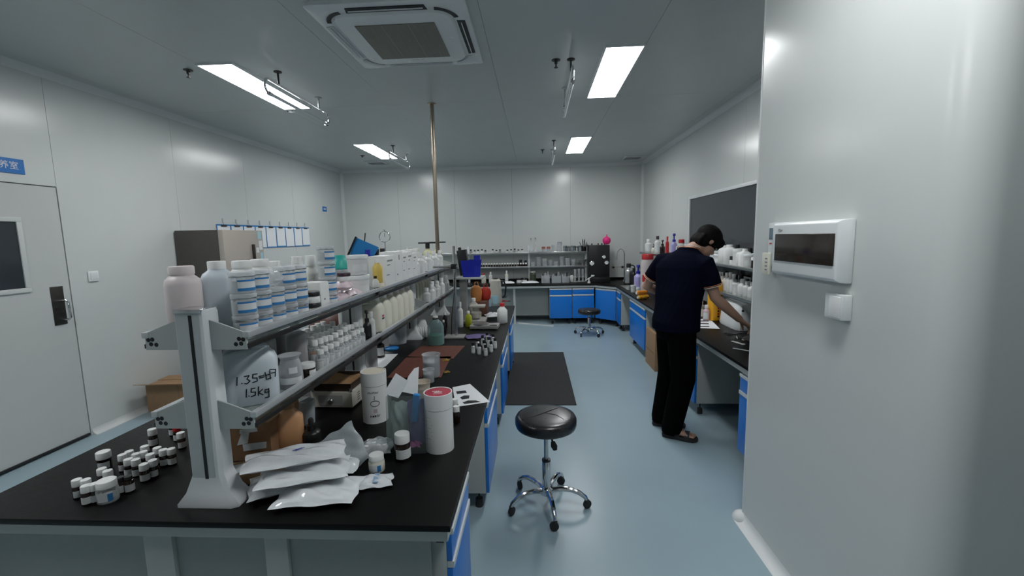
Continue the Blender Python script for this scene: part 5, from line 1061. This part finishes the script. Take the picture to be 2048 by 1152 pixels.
# black machine with gauges
t = thing('black_machine', 'black upright machine with round silver gauges on the back bench', 'machine', (1.20, 8.42, ZT)); 
Mx = Matrix(((1, 0, 0, 0), (0, 0, 1, 0), (0, 1, 0, 0), (0, 0, 0, 1)))
MB().prism([(-.20, 0), (.20, 0), (.20, .705), (-.195, .705)], -.13, .16, M=Mx).build('housing', M_BLK, t, bevel=.008)
for x, z, r in ((-.135, .36, .045), (.09, .48, .035), (.14, .37, .04)):
    g_ = MB().lathe([(r, 0), (r, .015), (r*.85, .02)], 22, M=Matrix.Translation((x, -.131, z)) @ Matrix.Rotation(PI/2, 4, 'X')).build('gauge', M_CHROME, t); MB().lathe([(r*.8, .0201), (r*.8, .022)], 20, M=Matrix.Translation((x, -.131, z)) @ Matrix.Rotation(PI/2, 4, 'X')).build('dial', M_LABEL, g_)
for x in (-.12, .0, .07, .12): MB().lathe([(.012, .705), (.010, .735), (.005, .74)], 10, x, .0).build('top_knob', M_BLK, t)
MB().box(-.2, .2, -.20, -.131, .0, .10).build('drip_tray', M_BLK, t, bevel=.005)
t = thing('pink_balloon', 'pink rubber ball resting on the right corner of the black machine', 'ball', (1.365, 8.44, ZT+.7415)); t.location.z = ZT+.71
MB().lathe([(.005, 0), (.05, .01), (.075, .05), (.08, .08), (.068, .12), (.035, .145), (.012, .155), (.008, .19), (.004, .195)], 24).build('ball', M_PINK, t); MB().lathe([(.0805, .078), (.081, .080), (.0805, .082)], 24, cap0=False, cap1=False).build('seam', M_PINK, t)
# lab taps
t = thing('gooseneck_tap', 'tall chrome gooseneck tap in the back right corner', 'tap', (1.70, 8.40, ZT)); MB().lathe([(.03, 0), (.03, .02), (.014, .03), (.014, .06)], 16).build('base', M_GREYP, t)
pts = [(0, 0, .06), (0, 0, .50)]+[(-.07+.07*math.cos(a), 0, .50+.12*math.sin(a)) for a in [PI*k/10 for k in range(1, 11)]]+[(-.145, 0, .44), (-.16, 0, .40)]
MB().tube(pts, .009, 8).build('neck', M_CHROME, t); MB().tube([(0, 0, .28), (-.22, -.0, .28)], .008, 8).build('side_pipe', M_GREYP, t)
for x in (-.05, -.22): MB().lathe([(.018, .0), (.026, .03), (.022, .06), (.008, .07)], 12, M=Matrix.Translation((x, -.02, .28)) @ Matrix.Rotation(PI/2, 4, 'X')).build('tap_handle', M_BLK, t)
t = thing('black_tap', 'low black curved tap beside the steel flask', 'tap', (1.83, 8.1, ZT)); MB().lathe([(.024, 0), (.024, .02), (.012, .03), (.012, .05)], 16).build('base', M_BLK, t); MB().tube([(0, 0, .05), (0, 0, .27)]+[(-.06+.06*math.cos(PI*k/8), 0, .27+.06*math.sin(PI*k/8)) for k in range(1, 9)]+[(-.125, 0, .24)], .010, 8).build('neck', M_BLK, t); MB().tube([(0, -.01, .1), (.0, -.05, .12)], .007, 8).build('lever', M_BLK, t)
# sink in the corner
sk = thing('corner_sink', 'steel sink rim let into the worktop in the back right corner', 'sink', (1.64, 7.35, ZT+.0005)); 
for q in ((-.17, .17, -.30, -.27), (-.17, .17, .27, .30), (-.17, -.14, -.27, .27), (.14, .17, -.27, .27)): MB().box(*q, 0, .008).build('rim', M_STEEL, sk, bevel=.002)
MB().box(-.14, .14, -.27, .27, 0, .003).build('basin', M_STEEL, sk); MB().lathe([(.03, .003), (.03, .005), (0, .005)], 18).build('drain', M_DKMETAL, sk)
# bottles by the sink
def S(u0, u1, vt, vb, key, lb, cat='bottle', **k): return putf(key, lb, cat, u0, u1, vt, vb, **k)
S(1248, 1266, 527, 570, 'tall_bottle', 'steel vacuum flask with a dark lid beside the sink', 'flask', mats={0: M_STEEL, 1: M_BLK, 2: M_STEEL}, name='steel_flask')
S(1262, 1272, 536, 572, 'tall_bottle', 'dark bottle behind the steel flask', 'bottle', mats={0: M_BLK, 1: M_BLK, 2: M_BLK}, name='dark_bottle')
S(1268, 1284, 530, 578, 'pump_bottle', 'lilac pump bottle beside the sink', 'bottle', mats={0: M_LILAC, 1: M_NAVY, 2: M_NAVY}, name='soap_bottle')
c, r, h = fit(1281, 1307, 508, 585, ZT); t = thing('red_lid_jar', 'big clear jar with red lid and red label beyond the person', 'jar', c, face_cam(c.x, c.y)); MB().lathe([(r*.92, 0), (r, .01), (r, h*.7), (r*.85, h*.84), (r*.8, h*.86)], 24).build('body', mat('pinkish_clear', (.78, .70, .70), .15, alpha=.6), t); MB().lathe([(r*.86, h*.86), (r*.86, h*.98), (r*.8, h)], 22).build('lid', M_RED, t); MB().strip(r*1.005, h*.28, h*.46, -.8, .8).build('label', M_RED, t); MB().strip(r*1.005, h*.12, h*.26, -.8, .8).build('label', M_LABEL, t)
for k, (u, v, lb) in enumerate(((1283, 572, 'upper orange sachet roll by the left elbow of the person'), (1286, 592, 'lower orange sachet roll by the left elbow of the person'))):
    p = at(u, 598, z=ZT); t = thing('orange_roll', lb, 'roll', (p.x, p.y, ZT+.062*(1-k)), .5); MB().tube([(-.09, 0, .03), (-.075, 0, .03), (.075, 0, .03), (.09, 0, .03)], .03, 12, rads=[.018, .03, .03, .018]).build('roll', M_YELL if k else mat('orange_plastic', (.80, .28, .03), .4, noise=.1), t); MB().lathe([(.018, 0), (.018, .006)], 12, M=Matrix.Translation((-.09, 0, .03)) @ Matrix.Rotation(-PI/2, 4, 'Y')).build('end_cap', M_WHITE, t)
S(1261, 1272, 570, 585, 'white_tub', 'small white tub at the near side of the sink', 'tub', name='small_tub'); S(1272, 1280, 575, 590, 'white_tub', 'tiny white tub beside the lilac bottle', 'tub', name='small_tub')
p = at(1296, 600, z=ZT); t = thing('spectacles', 'black-framed spectacles lying on the right bench', 'spectacles', (p.x, p.y, ZT), .5)
for s in (-1, 1):
    MB().tube([(s*.035+.026*math.cos(2*PI*k/16), .0, .028+.021*math.sin(2*PI*k/16)) for k in range(17)], .003, 6).build('rim', M_BLK, t); MB().tube([(s*.061, 0, .035), (s*.063, .06, .03), (s*.06, .13, .006)], .0025, 6).build('temple', M_BLK, t)
MB().tube([(-.009, 0, .034), (0, 0, .038), (.009, 0, .034)], .0025, 6).build('bridge', M_BLK, t)

# ================================================================== right bench shelves
XS = 1.955
for k, (u0, u1, vt, key, m, lb, nm) in enumerate(((1290, 1304, 478, 'white_bottle', None, 'white bottle at the far end of the right upper shelf', 'shelf_bottle'), (1303, 1314, 488, 'pump_bottle', {0: M_HDPEC}, 'cream pump bottle at the far end of the right upper shelf', 'shelf_bottle'),
        (1309, 1321, 472, 'tall_bottle', {1: M_DKMETAL}, 'tall white bottle with dark cap on the right upper shelf', 'shelf_bottle'), (1320, 1330, 480, 'pump_bottle', {0: M_AMBER}, 'dark brown pump bottle on the right upper shelf', 'shelf_bottle'),
        (1331, 1338, 473, 'tall_bottle', {0: M_RED, 1: M_RED, 2: M_RED}, 'slim red bottle on the right upper shelf', 'shelf_bottle'), (1342, 1354, 467, 'pump_bottle', {0: M_LILAC, 1: M_NAVY, 2: M_NAVY}, 'lilac pump bottle with blue head on the right upper shelf', 'shelf_bottle'),
        (1357, 1368, 478, 'white_tub', {1: M_RED}, 'white tub with a red lid on the right upper shelf', 'shelf_tub'))):
    c, r, h = fitx(u0, u1, vt, XS, ZU); put(key, lb, 'tub' if 'tub' in key else 'bottle', c, min(r, .06), h, mats=m, name=nm)
yy = 4.86; k = 0
ordn = ('first', 'second', 'third', 'fourth', 'fifth', 'sixth', 'seventh', 'eighth', 'ninth', 'tenth', 'eleventh', 'twelfth', 'thirteenth')
for key, r, h in (('white_tub', .055, .13), ('white_tub', .06, .10), ('square_can', .055, .19), ('square_can', .055, .20), ('black_lid_jar', .035, .09), ('white_tub', .05, .17), ('white_jerrycan', .055, .17), ('white_tub', .06, .13), ('dark_jar', .035, .10), ('white_tub', .062, .15), ('tall_bottle', .045, .30)):
    yy -= r; put(key, 'white container, %s from the far end on the right upper shelf beside the person' % ordn[k], 'container', (XS-.02, yy, ZU), r, h, name='shelf_container', group='white containers on the right upper shelf', mats={1: M_WHITE, 0: M_WHITE} if key in ('square_can', 'white_jerrycan') else None); yy -= r+.006; k += 1
for k in range(9):
    put('small_dark_bottle', 'small white bottle with black cap in the back row of the right upper shelf', 'bottle', (XS+.065, 3.72+.125*k, ZU), .03, .20-.03*(k % 3), group='back row bottles on the right upper shelf', name='shelf_vial', mats={0: M_WHITE, 1: M_WHITE if k % 2 else M_BLK})
yy = 4.86; k = 0
for key, r, h in (('white_bottle', .035, .15), ('white_bottle', .04, .16), ('white_bottle', .036, .17), ('white_bottle', .042, .15), ('tall_bottle', .036, .19), ('tall_bottle', .034, .20), ('tall_bottle', .036, .19), ('white_tub', .05, .12), ('white_bottle', .045, .16), ('white_bottle', .042, .15), ('white_bottle', .042, .15), ('white_tub', .055, .12), ('white_bottle', .045, .15)):
    yy -= r; put(key, 'white bottle, %s from the far end on the right lower shelf beside the person' % ordn[k], 'bottle', (XS-.015, yy, ZLW), r, h, name='shelf_bottle', group='white bottles on the right lower shelf', mats={0: M_WHITE if k % 3 else M_HDPE}); yy -= r+.006; k += 1
for k in range(10): put('small_dark_bottle', 'small dark-capped bottle in the back row of the right lower shelf', 'bottle', (XS+.068, 3.65+.12*k, ZLW), .03, .19-.02*(k % 3), group='back row bottles on the right lower shelf', name='shelf_vial', mats={0: M_AMBER if k % 2 else M_BEIGEP})
# right worktop
c, r, h = fit(1416, 1441, 552, 642, ZT); t = thing('yellow_jug', 'tall yellow plastic container on the right bench beside the person', 'container', c, .3); MB().loft([(0, r*.9, r*.75), (.006, r, r*.85), (h*.82, r*.95, r*.8), (h*.93, r*.7, r*.6), (h*.96, r*.5, r*.5)], 24, 4).build('body', M_YELL, t); MB().lathe([(r*.55, h*.955), (r*.55, h*.99), (r*.5, h)], 18).build('cap', M_YELL, t)
for k in range(5): MB().box(-r*.15, r*.15, -r*.87, -r*.84, h*.08+k*.028, h*.08+.018+k*.028).build('print', M_RED if k % 2 else M_INK, t)
c = (1.955, 4.20, ZT); t = thing('white_machine', 'white rounded bench machine beside the partition under the shelf', 'machine', c, 0); MB().loft([(0, .13, .22), (.02, .135, .225), (.15, .12, .215), (.23, .105, .20), (.25, .085, .18)], 28, 5).build('housing', M_WHITE2, t); MB().lathe([(.011, 0), (.011, .006), (.008, .008)], 14, M=Matrix.Translation((-.08, -.205, .185)) @ Matrix.Rotation(PI/2, 4, 'X')).build('knob', M_BLK, t); MB().box(-.06, .06, -.14, .14, .25, .254).build('lid_plate', M_WHITE, t, bevel=.0015)
P_ = [at(*q, z=ZT) for q in ((1392, 640), (1418, 636), (1440, 658), (1394, 656))]
sw = sheet('swatch_paper', 'white paper with dark swatches on the right bench beside the person', 'paper', [(q.x, q.y) for q in P_], ZT)
for pts in (((1398, 641), (1416, 641), (1418, 643), (1399, 643)), ((1398, 646), (1417, 646.5), (1418, 648.5), (1399, 648)), ((1399, 652), (1418, 652), (1419, 654), (1400, 654))): flat_at(pts, ZT+.0014, M_INK, 'swatch', sw)
P_ = [at(*q, z=ZT) for q in ((1444, 644), (1455, 641), (1472, 652), (1458, 653))]; sheet('white_slip', 'white paper slip before the white machine', 'paper', [(q.x, q.y) for q in P_], ZT)
S(1397, 1408, 600, 636, 'tall_bottle', 'clear bottle between the person and the yellow container', mats={0: M_CLEAR2}, name='clear_bottle'); S(1406, 1418, 610, 642, 'white_bottle', 'pink-tinted bottle beside the yellow container', mats={0: M_PINKP}, name='pink_bottle')
def lying(name, lb, cat, u0, v0, u1, v1, m, w=.012, t_=.006, extra=None):
    a, b = at(u0, v0, z=ZT), at(u1, v1, z=ZT); d = b-a; t = thing(name, lb, cat, (*((a+b)/2).to_tuple()[:2], ZT), math.atan2(d.y, d.x)); MB().box(-d.length/2, d.length/2, -w/2, w/2, .0005, t_).build('shaft', m, t, bevel=.001); MB().box(d.length/2-.02, d.length/2, -w*.7, w*.7, .0004, t_+.001).build('tip', extra or m, t); return t
lying('white_spatula', 'small white plastic spatula on the right bench', 'spatula', 1464, 683, 1488, 690, M_WHITE, .02)
lying('glass_rod', 'thin pale glass rod at the edge of the right bench', 'rod', 1466, 697, 1506, 704, M_PAPER, .01)
lying('wooden_stick', 'flat wooden stick beside the scissors on the right bench', 'stick', 1484, 680, 1508, 683, M_CREAM, .03)
p = at(1470, 668, z=ZT); t = thing('scissors', 'black-handled scissors lying on the right bench by the hand', 'scissors', (p.x, p.y, ZT), .2)
for s in (-1, 1):
    MB().tube([(-.07+.022*math.cos(2*PI*k/14), s*.026+.018*math.sin(2*PI*k/14), .007) for k in range(15)], .004, 6).build('handle', M_BLK, t); MB().prism([(-.05, s*.012), (-.05, s*.004), (.10, -s*.004), (.0, -s*.012)], .003+.002*(s+1), .005+.002*(s+1)).build('blade', M_STEEL, t)
p = at(1484, 676, z=ZT); t = thing('wire_bundle', 'small tangle of dark wire on the right bench', 'wire', (p.x-.06, p.y-.03, ZT), 0); MB().tube([(.03*math.cos(k*.9)+.004*k, .018*math.sin(k*1.3), .006+.002*(k % 4)) for k in range(18)], .002, 5).build('wire', M_DKMETAL, t); MB().tube([(0, -.02, .006), (.01, .02, .016)], .003, 6).build('tie', M_WHITE, t)
t = thing('black_pouch', 'black soft pouch on the right bench under the hand of the person', 'pouch', (1.76, 3.47, ZT), .2); link('pouch', pillow('pouch', M_RUB, .2, .14, .09, 140), t); MB().tube([(-.08, 0, .092), (.08, 0, .092)], .002, 6).build('zip', M_DKMETAL, t)

# ================================================================== the person at the right bench
M_SKIN = mat('skin', (.42, .25, .18), .5, noise=.12, nscale=25, sss=.08)
M_SHIRT = mat('navy_polo', (.003, .004, .013), .85, noise=.3, nscale=80, bump=.08, spec=.04)
M_TROUS = mat('black_trousers', (.0018, .0018, .002), .85, noise=.3, nscale=60, spec=.04)
M_HAIR = mat('black_hair', (.004, .0035, .0035), .7, spec=.1, noise=.5, nscale=120, bump=.4, stretch=(1, 1, .3))
M_STRIPE = mat('cream_stripe', (.70, .62, .55), .7, noise=.08)
M_STRIPE2 = mat('orange_stripe', (.55, .20, .08), .7, noise=.08)
def V(*a): return Vector(a)
def ring_h(c, hw, hd, yaw, n=24, p=2.3, tilt=None):
    c = Vector(c); rt = V(math.sin(yaw), -math.cos(yaw), 0); fw = V(math.cos(yaw), math.sin(yaw), 0); out = []
    if tilt: fw = (fw+V(0, 0, tilt)).normalized()
    for j in range(n):
        a = 2*PI*j/n; co, si = math.cos(a), math.sin(a); k = (abs(co)**p+abs(si)**p)**(-1/p); out.append(c+rt*hw*co*k+fw*hd*si*k)
    return out
def ellipsoid(mb, c, ax, ay, az, n=16, m=10):
    c = Vector(c); rs = []
    for i in range(1, m):
        t = PI*i/m; rs.append([c+Vector(ax)*math.sin(t)*math.cos(2*PI*j/n)+Vector(ay)*math.sin(t)*math.sin(2*PI*j/n)+Vector(az)*math.cos(t) for j in range(n)])
    mb.rings(rs); return mb
def fuse(mb, name, m, parent, voxel=.009, smooth=6, loc=None):
    """one continuous surface from overlapping volumes"""
    raw = mb.mesh(name, m); ob = bpy.data.objects.new('raw', raw); COL.objects.link(ob)
    r = ob.modifiers.new('r', 'REMESH'); r.mode = 'VOXEL'; r.voxel_size = voxel; r.use_smooth_shade = True
    if smooth: s = ob.modifiers.new('s', 'SMOOTH'); s.factor = .5; s.iterations = smooth
    dg = bpy.context.evaluated_depsgraph_get(); dg.update(); me = bpy.data.meshes.new_from_object(ob.evaluated_get(dg)); bpy.data.objects.remove(ob)
    me.name = name; me.materials.clear(); me.materials.append(m); me.polygons.foreach_set('use_smooth', [True]*len(me.polygons))
    o = link(name, me, parent)
    if parent: me.transform(Matrix.Translation(-parent.location))
    return o
man = thing('person', 'person in a navy polo shirt and black trousers bending over the right bench', 'person', (1.13, 3.53, 0))
D = math.radians
Rhip, Lhip = V(1.145, 3.44, .88), V(1.115, 3.62, .88); Rkn, Lkn = V(1.165, 3.425, .49), V(1.125, 3.64, .49); Ran, Lan = V(1.085, 3.425, .085), V(1.065, 3.65, .085)
Rsh, Lsh = V(1.315, 3.425, 1.405), V(1.065, 3.705, 1.415); Rel, Lel = V(1.392, 3.42, 1.145), V(.965, 3.82, 1.19); Rwr, Lwr = V(1.60, 3.445, .962), V(1.20, 3.93, 1.10)
Rkt = V(1.678, 3.455, .905)
tors = [(.83, 1.13, 3.53, 10, .150, .120), (.95, 1.13, 3.53, 10, .165, .135), (1.05, 1.142, 3.535, 18, .155, .122), (1.18, 1.158, 3.55, 30, .165, .118), (1.30, 1.172, 3.56, 40, .185, .120), (1.38, 1.180, 3.565, 43, .192, .112), (1.43, 1.190, 3.57, 43, .165, .102), (1.475, 1.208, 3.575, 43, .12, .088), (1.52, 1.24, 3.58, 43, .062, .062)]
F_ = V(.66, .22, -.72).normalized(); U_ = (V(0, 0, 1)-F_*F_.z).normalized(); R_ = F_.cross(U_)
hc = V(1.385, 3.605, 1.575)
b = MB()
b.rings([ring_h((x, y, z), hw*.92, hd*.92, D(yw)) for z, x, y, yw, hw, hd in tors])
b.tube([V(1.215, 3.57, 1.46), V(1.28, 3.585, 1.525), hc-U_*.05-F_*.015], .055, 14, rads=[.064, .058, .056])
for hip, kn, an in ((Rhip, Rkn, Ran), (Lhip, Lkn, Lan)): b.tube([hip+V(0, 0, .03), hip.lerp(kn, .5), kn, kn.lerp(an, .35)+V(-.015, 0, 0), an], .06, 14, rads=[.085, .072, .055, .052, .036])
for sh, el, wr in ((Rsh, Rel, Rwr), (Lsh, Lel, Lwr)): b.tube([sh, sh.lerp(el, .4), el, el.lerp(wr, .3), wr], .045, 12, rads=[.058, .048, .041, .043, .028])
# right hand: palm, four curled fingers, thumb on the far side
dv = (Rkt-Rwr).normalized(); sv = V(-.12, .99, 0).normalized(); nv = dv.cross(sv).normalized()
if nv.z > 0: nv = -nv
b.rings([[p_+sv*w*math.cos(2*PI*j/14)+nv*t_*math.sin(2*PI*j/14) for j in range(14)] for p_, w, t_ in ((Rwr, .026, .02), (Rwr.lerp(Rkt, .4), .036, .017), (Rkt, .040, .013))])
for k, (off, L) in enumerate(((-.032, .058), (-.011, .072), (.011, .076), (.031, .070))):
    q0 = Rkt+sv*off-dv*.008; q1 = Rkt+sv*off*1.15+dv*L*.42+nv*.008; q2 = q1+dv*L*.28+nv*L*.30; q3 = q2+dv*L*.02+nv*L*.36; b.tube([q0, q1, q2, q3], .008, 8, rads=[.0098, .0092, .0084, .007])
q0 = Rwr.lerp(Rkt, .3)+sv*.028; q1 = q0+sv*.022+dv*.03+nv*.008; q2 = q1+dv*.03+nv*.018+sv*.004; q3 = q2+dv*.018+nv*.018; b.tube([q0, q1, q2, q3], .01, 8, rads=[.014, .0118, .010, .008])
# left hand, mostly hidden behind the body
dl = (V(1.30, 3.96, 1.06)-Lwr).normalized(); sl = V(0, 0, 1).cross(dl).normalized(); kl = Lwr+dl*.09
b.rings([[p_+V(0, 0, 1)*w*math.cos(2*PI*j/14)+sl*t_*math.sin(2*PI*j/14) for j in range(14)] for p_, w, t_ in ((Lwr, .026, .02), (Lwr.lerp(kl, .5), .036, .017), (kl, .040, .013))])
for off, L in ((-.031, .06), (-.011, .072), (.011, .076), (.031, .07)):
    q0 = kl+V(0, 0, off)-dl*.008; q1 = q0+dl*L*.5-sl*.01; q2 = q1+dl*L*.2-sl*L*.35; b.tube([q0, q1, q2], .008, 8, rads=[.0098, .009, .0075])
q0 = Lwr.lerp(kl, .35)+V(0, 0, .03); q1 = q0+V(0, 0, .02)+dl*.03; b.tube([q0, q1, q1+dl*.03], .01, 8, rads=[.013, .011, .008])
# feet
for an, hd_ in ((Ran, V(.92, -.39, 0).normalized()), (Lan, V(.98, -.2, 0).normalized())):
    sd = V(-hd_.y, hd_.x, 0); base = V(an.x, an.y, 0)
    b.rings([[base+hd_*x+sd*w*math.cos(2*PI*j/14)+V(0, 0, z+h*math.sin(2*PI*j/14)) for j in range(14)] for x, w, z, h in ((-.062, .015, .05, .018), (-.045, .03, .055, .028), (0, .034, .065, .036), (.06, .038, .058, .030), (.12, .044, .046, .019), (.15, .044, .040, .014))])
    for k in range(5): o_ = -.034+.017*k; q0 = base+hd_*.145+sd*o_+V(0, 0, .040); b.tube([q0, q0+hd_*.022+V(0, 0, .002), q0+hd_*(.040-.004*abs(k-3))+V(0, 0, -.003)], .008, 8, rads=[.0095, .009, .007])
# head
ellipsoid(b, hc+U_*.025-F_*.005, R_*.076, F_*.098, U_*.092, 18, 12)
ellipsoid(b, hc-U_*.045+F_*.030, R_*.060, F_*.064, U_*.075, 16, 10)
ellipsoid(b, hc-U_*.095+F_*.062, R_*.026, F_*.024, U_*.022, 12, 8)
b.tube([hc+F_*.088+U_*.012, hc+F_*.112-U_*.028, hc+F_*.096-U_*.040], .01, 8, rads=[.008, .014, .011])
for s in (-1, 1): ellipsoid(b, hc+R_*s*.078-U_*.010-F_*.012, R_*.010, F_*.019+U_*.006, U_*.032, 10, 8)
ellipsoid(b, hc+F_*.092-U_*.068, R_*.024, F_*.008, U_*.009, 10, 6)
body = fuse(b, 'body', M_SKIN, man, .006, 4)
def rel(o): o.data.transform(Matrix.Translation(-man.location)); return o
for s in (-1, 1):
    rel(ellipsoid(MB(), hc+F_*.086+R_*s*.031+U_*.004, R_*.013, F_*.008, U_*.006, 10, 8).build('eye', M_WHITE, man)); rel(ellipsoid(MB(), hc+F_*.0925+R_*s*.031+U_*.003, R_*.005, F_*.003, U_*.005, 10, 6).build('pupil', M_INK, man))
    rel(MB().tube([hc+F_*.091+R_*s*.018+U_*.022, hc+F_*.090+R_*s*.034+U_*.026, hc+F_*.08+R_*s*.048+U_*.022], .0035, 6).build('eyebrow', M_HAIR, man))
rel(ellipsoid(MB(), hc+F_*.0985-U_*.068, R_*.020, F_*.004, U_*.004, 10, 6).build('mouth', mat('lips', (.36, .14, .12), .5, noise=.1), man))
# hair: full crown, fringe, nape
h_ = MB(); ellipsoid(h_, hc+U_*.042-F_*.010, R_*.097, F_*.114, U_*.098, 20, 12); ellipsoid(h_, hc-F_*.045-U_*.02, R_*.080, F_*.066, U_*.085, 16, 10)
ellipsoid(h_, hc+F_*.080+U_*.060, R_*.074, F_*.042, U_*.050, 14, 10)
for s in (-1, 1): ellipsoid(h_, hc+R_*s*.070+F_*.018+U_*.018, R_*.018, F_*.040, U_*.042, 12, 8)
for k in range(9):
    o_ = -.06+.015*k; h_.tube([hc+F_*.085+R_*o_+U_*.075, hc+F_*(.108-.25*abs(o_))+R_*o_*1.05+U_*.04, hc+F_*(.106-.3*abs(o_))+R_*(o_*1.05+.004)+U_*(.016-.006*(k % 2))], .01, 7, rads=[.016, .012, .004])
for k in range(7):
    o_ = -.054+.018*k; h_.tube([hc-F_*.085+R_*o_+U_*.0, hc-F_*.088+R_*o_-U_*.06, hc-F_*.072+R_*o_-U_*(.098-.006*(k % 2))], .01, 7, rads=[.02, .016, .006])
fuse(h_, 'hair', M_HAIR, man, .006, 9)
# polo shirt
s_ = MB()
sh_t = [(z, x, y, yw, hw*1.05+.012, hd*1.06+.016) for z, x, y, yw, hw, hd in tors if .9 < z < 1.5]
sh_t = [(.875, 1.13, 3.53, 10, .182, .160)]+sh_t; sh_t = [(z, x, y, yw, hw+(.012 if z < 1.2 else 0), hd+(.015 if z < 1.2 else 0)) for z, x, y, yw, hw, hd in sh_t]
s_.rings([ring_h((x, y, z), hw, hd, D(yw)) for z, x, y, yw, hw, hd in sh_t]+[ring_h((1.222, 3.578, 1.512), .085, .080, D(43)), ring_h((1.235, 3.58, 1.535), .070, .068, D(43))])
cuffs = []
for sh, el, s in ((Rsh, Rel, 1), (Lsh, Lel, -1)):
    dr_ = (el-sh).normalized(); inn = V(1.19, 3.57, 1.44)
    s_.tube([sh.lerp(inn, .5)+V(0, 0, .0), sh+V(0, 0, .002), sh.lerp(el, .3), sh.lerp(el, .66)], .07, 16, rads=[.068, .072, .074, .073]); cuffs.append((sh.lerp(el, .66), dr_))
fuse(s_, 'polo_shirt', M_SHIRT, man, .008, 3)
for c_, d_ in cuffs:
    for off, m_, r_ in ((-.004, M_STRIPE, .0742), (-.014, M_STRIPE2, .0746)):
        a_ = d_.orthogonal().normalized(); b_ = d_.cross(a_); rel(MB().tube([c_+d_*off+a_*r_*math.cos(2*PI*k/24)+b_*r_*math.sin(2*PI*k/24) for k in range(25)], .0028, 6).build('cuff_stripe', m_, man))
for z, r1, r2, m_ in ((1.534, .083, .081, M_STRIPE), (1.520, .087, .085, M_STRIPE2)):
    p_ = ring_h((1.240 if z > 1.525 else 1.235, 3.581, z), r1, r2, D(43), 28, tilt=-.25); rel(MB().tube(p_+[p_[0]], .0032, 6).build('collar_stripe', m_, man))
# trousers
t_ = MB(); t_.rings([ring_h((1.13, 3.53, z), hw, hd, D(10)) for z, hw, hd in ((.80, .150, .130), (.86, .172, .150), (.95, .178, .152), (1.0, .172, .145))])
for hip, kn, an in ((Rhip, Rkn, Ran), (Lhip, Lkn, Lan)): t_.tube([hip+V(0, 0, .0), hip.lerp(kn, .4), kn, kn.lerp(an, .5), an+V(.0, 0, .0), an+V(.005, 0, -.035)], .09, 18, rads=[.115, .108, .094, .086, .080, .080])
fuse(t_, 'trousers', M_TROUS, man, .008, 3)
# sandals
for an, hd_ in ((Ran, V(.92, -.39, 0).normalized()), (Lan, V(.98, -.2, 0).normalized())):
    sd = V(-hd_.y, hd_.x, 0); base = V(an.x, an.y, 0); sole = MB(); outl = [(-.075, .0), (-.068, .028), (-.03, .037), (.05, .04), (.12, .052), (.17, .048), (.195, .025), (.2, 0), (.192, -.025), (.165, -.045), (.11, -.048), (.05, -.038), (-.03, -.036), (-.068, -.026)]
    sole.rings([[base+hd_*x*q+sd*y*q+V(0, 0, z) for x, y in outl] for z, q in ((.001, .97), (.006, 1), (.026, 1), (.028, .96))]); sd_ = rel(sole.build('sandal', M_RUB, man))
    for x, w, h in ((.118, .050, .072), (.045, .043, .098)):
        rel(MB().rings([[base+hd_*(x+dx)+sd*w*rr_*math.cos(a)+V(0, 0, .018+(h-.018)*rr_*math.sin(a)) for dx, rr_ in ((-.018, 1), (.018, 1), (.018, .93), (-.018, .93))] for a in [PI*k/14 for k in range(15)]]).build('sandal_strap', M_RUB, man))
    rel(MB().rings([[base+hd_*(-.02-.052*math.sin(a)*rr_)+sd*.040*rr_*math.cos(a)+V(0, 0, .055+dz) for dz, rr_ in ((-.012, 1.08), (.012, 1.08), (.012, 1.0), (-.012, 1.0))] for a in [PI*k/12 for k in range(13)]]).build('sandal_strap', M_RUB, man))
